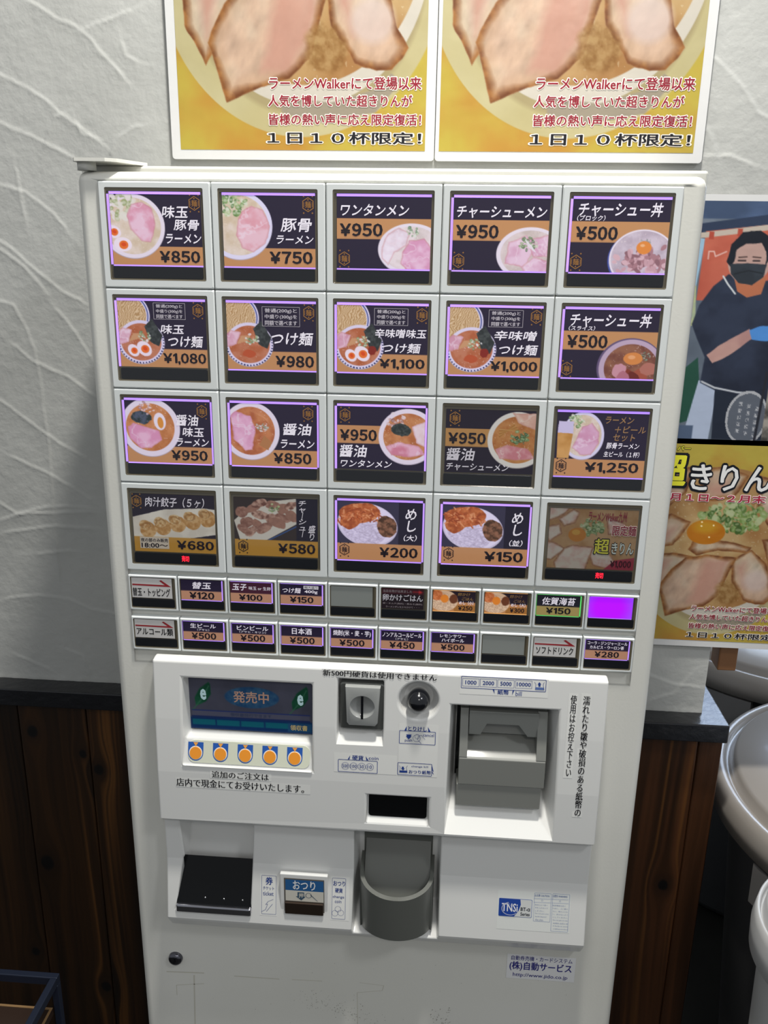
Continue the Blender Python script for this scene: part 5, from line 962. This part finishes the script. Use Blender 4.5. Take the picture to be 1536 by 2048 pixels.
# ================================================================== BINS
m_lid = mat('lid_plastic', '8f8983', .3, coat=.25); m_bin = mat('bin_plastic', '4c4c4e', .5)
def bin_(x, y_, zr, r, label, m_lid=m_lid, m_bin=m_bin, grips=True):
    """zr is the height of the outer rim"""
    B = emp('trash_can', (x, y_, 0), label, 'trash can', 'round trash cans'); c0 = (x, y_, 0)
    lathe('body', [(0, .004), (r * .72, .004), (r * .74, .02), (r * .88, zr - .06), (r * .90, zr - .01), (r * .86, zr - .01), (r * .72, .02), (0, .02)], c0, m_bin, B, 64)
    lathe('lid', [(r * .93, zr - .045), (r * .99, zr - .04), (r, zr - .012), (r * .985, zr), (r * .968, zr + .012), (r * .945, zr + .013), (r * .93, zr + .008), (r * .92, zr + .001), (r * .905, zr + .004), (r * .893, zr + .018), (r * .875, zr + .024), (r * .4, zr + .034), (0, zr + .038), (0, zr + .034), (r * .86, zr + .016), (r * .9, zr - .012)], c0, m_lid, B, 96)
    for sgn in (-1, 1) if grips else ():
        bm = bmesh.new(); vs = []
        for i in range(9):
            t = math.radians(200 + sgn * 0 + i * 5) if sgn < 0 else math.radians(20 + i * 5)
            for rr_, z_ in ((r * .9, zr - .115), (r * .98, zr - .115), (r * .985, zr - .045), (r * .9, zr - .045)): vs.append(bm.verts.new((x + rr_ * math.cos(t), y_ + rr_ * math.sin(t), z_)))
        for i in range(8):
            for k in range(4): bm.faces.new((vs[i * 4 + k], vs[i * 4 + (k + 1) % 4], vs[i * 4 + 4 + (k + 1) % 4], vs[i * 4 + 4 + k]))
        bm.faces.new(vs[:4]); bm.faces.new(vs[-4:][::-1]); bm_obj('side_grip', bm, mat('grip_plastic', '716f6e', .4), B, False)
    hd = box('lid_handle', x - r * .18, x + r * .18, y_ - .014, y_ + .014, zr + .035, zr + .055, m_lid, B, .006, 3)
    return B
bin_(.872, .27, .65, .335, 'round lidded trash can directly right of the black ledge corner')
bin_(.885, .94, .65, .335, 'round lidded trash can furthest back, under the hanging poster')
bin_(.596, -.095, .70, .125, 'pale narrow lidded bin cut off by the right edge, low in front of the others', mat('pale_lid', 'b4b4b4', .35), mat('pale_lid', 'b4b4b4'), False)
# rack at bottom left
RK = emp('metal_rack', (-.6, -.04, 0), 'low dark metal frame rack with tan edged shelf beside the machine', 'rack'); m_rk = mat('rack_steel', '1c2436', .45, metal=.3); zr = Z0 - 1.09
ra, rb, rc, rd = -.78, -.462, -.22, .002; tt = .010
for nm, q in (('top_rail', (ra, rb, rd - tt, rd, zr - .014, zr)), ('top_rail', (ra, rb, rc, rc + tt, zr - .014, zr)), ('top_rail', (rb - tt, rb, rc + tt, rd - tt, zr - .014, zr)), ('top_rail', (ra, ra + tt, rc + tt, rd - tt, zr - .014, zr))): box(nm, *q, m_rk, RK, .0012)
for x in (ra, rb - tt):
    for yv in (rc, rd - tt): box('leg', x, x + tt, yv, yv + tt, 0, zr - .014, m_rk, RK, .001)
m_sh = mat('shelf_wood', '2a1a10', .5); m_te = mat('tan_edge', '8a6c48', .5); zsf = zr - .055
box('shelf', ra + .011, rb - .011, rc + .011, rd - .011, zsf - .012, zsf, m_sh, RK)
for q in ((ra + .011, rb - .011, rd - .0145, rd - .011, zsf, zsf + .0008), (ra + .011, rb - .011, rd - .052, rd - .049, zsf, zsf + .0008), (rb - .0145, rb - .011, rc + .011, rd - .0145, zsf, zsf + .0008)): box('edge_strip', *q, m_te, RK)
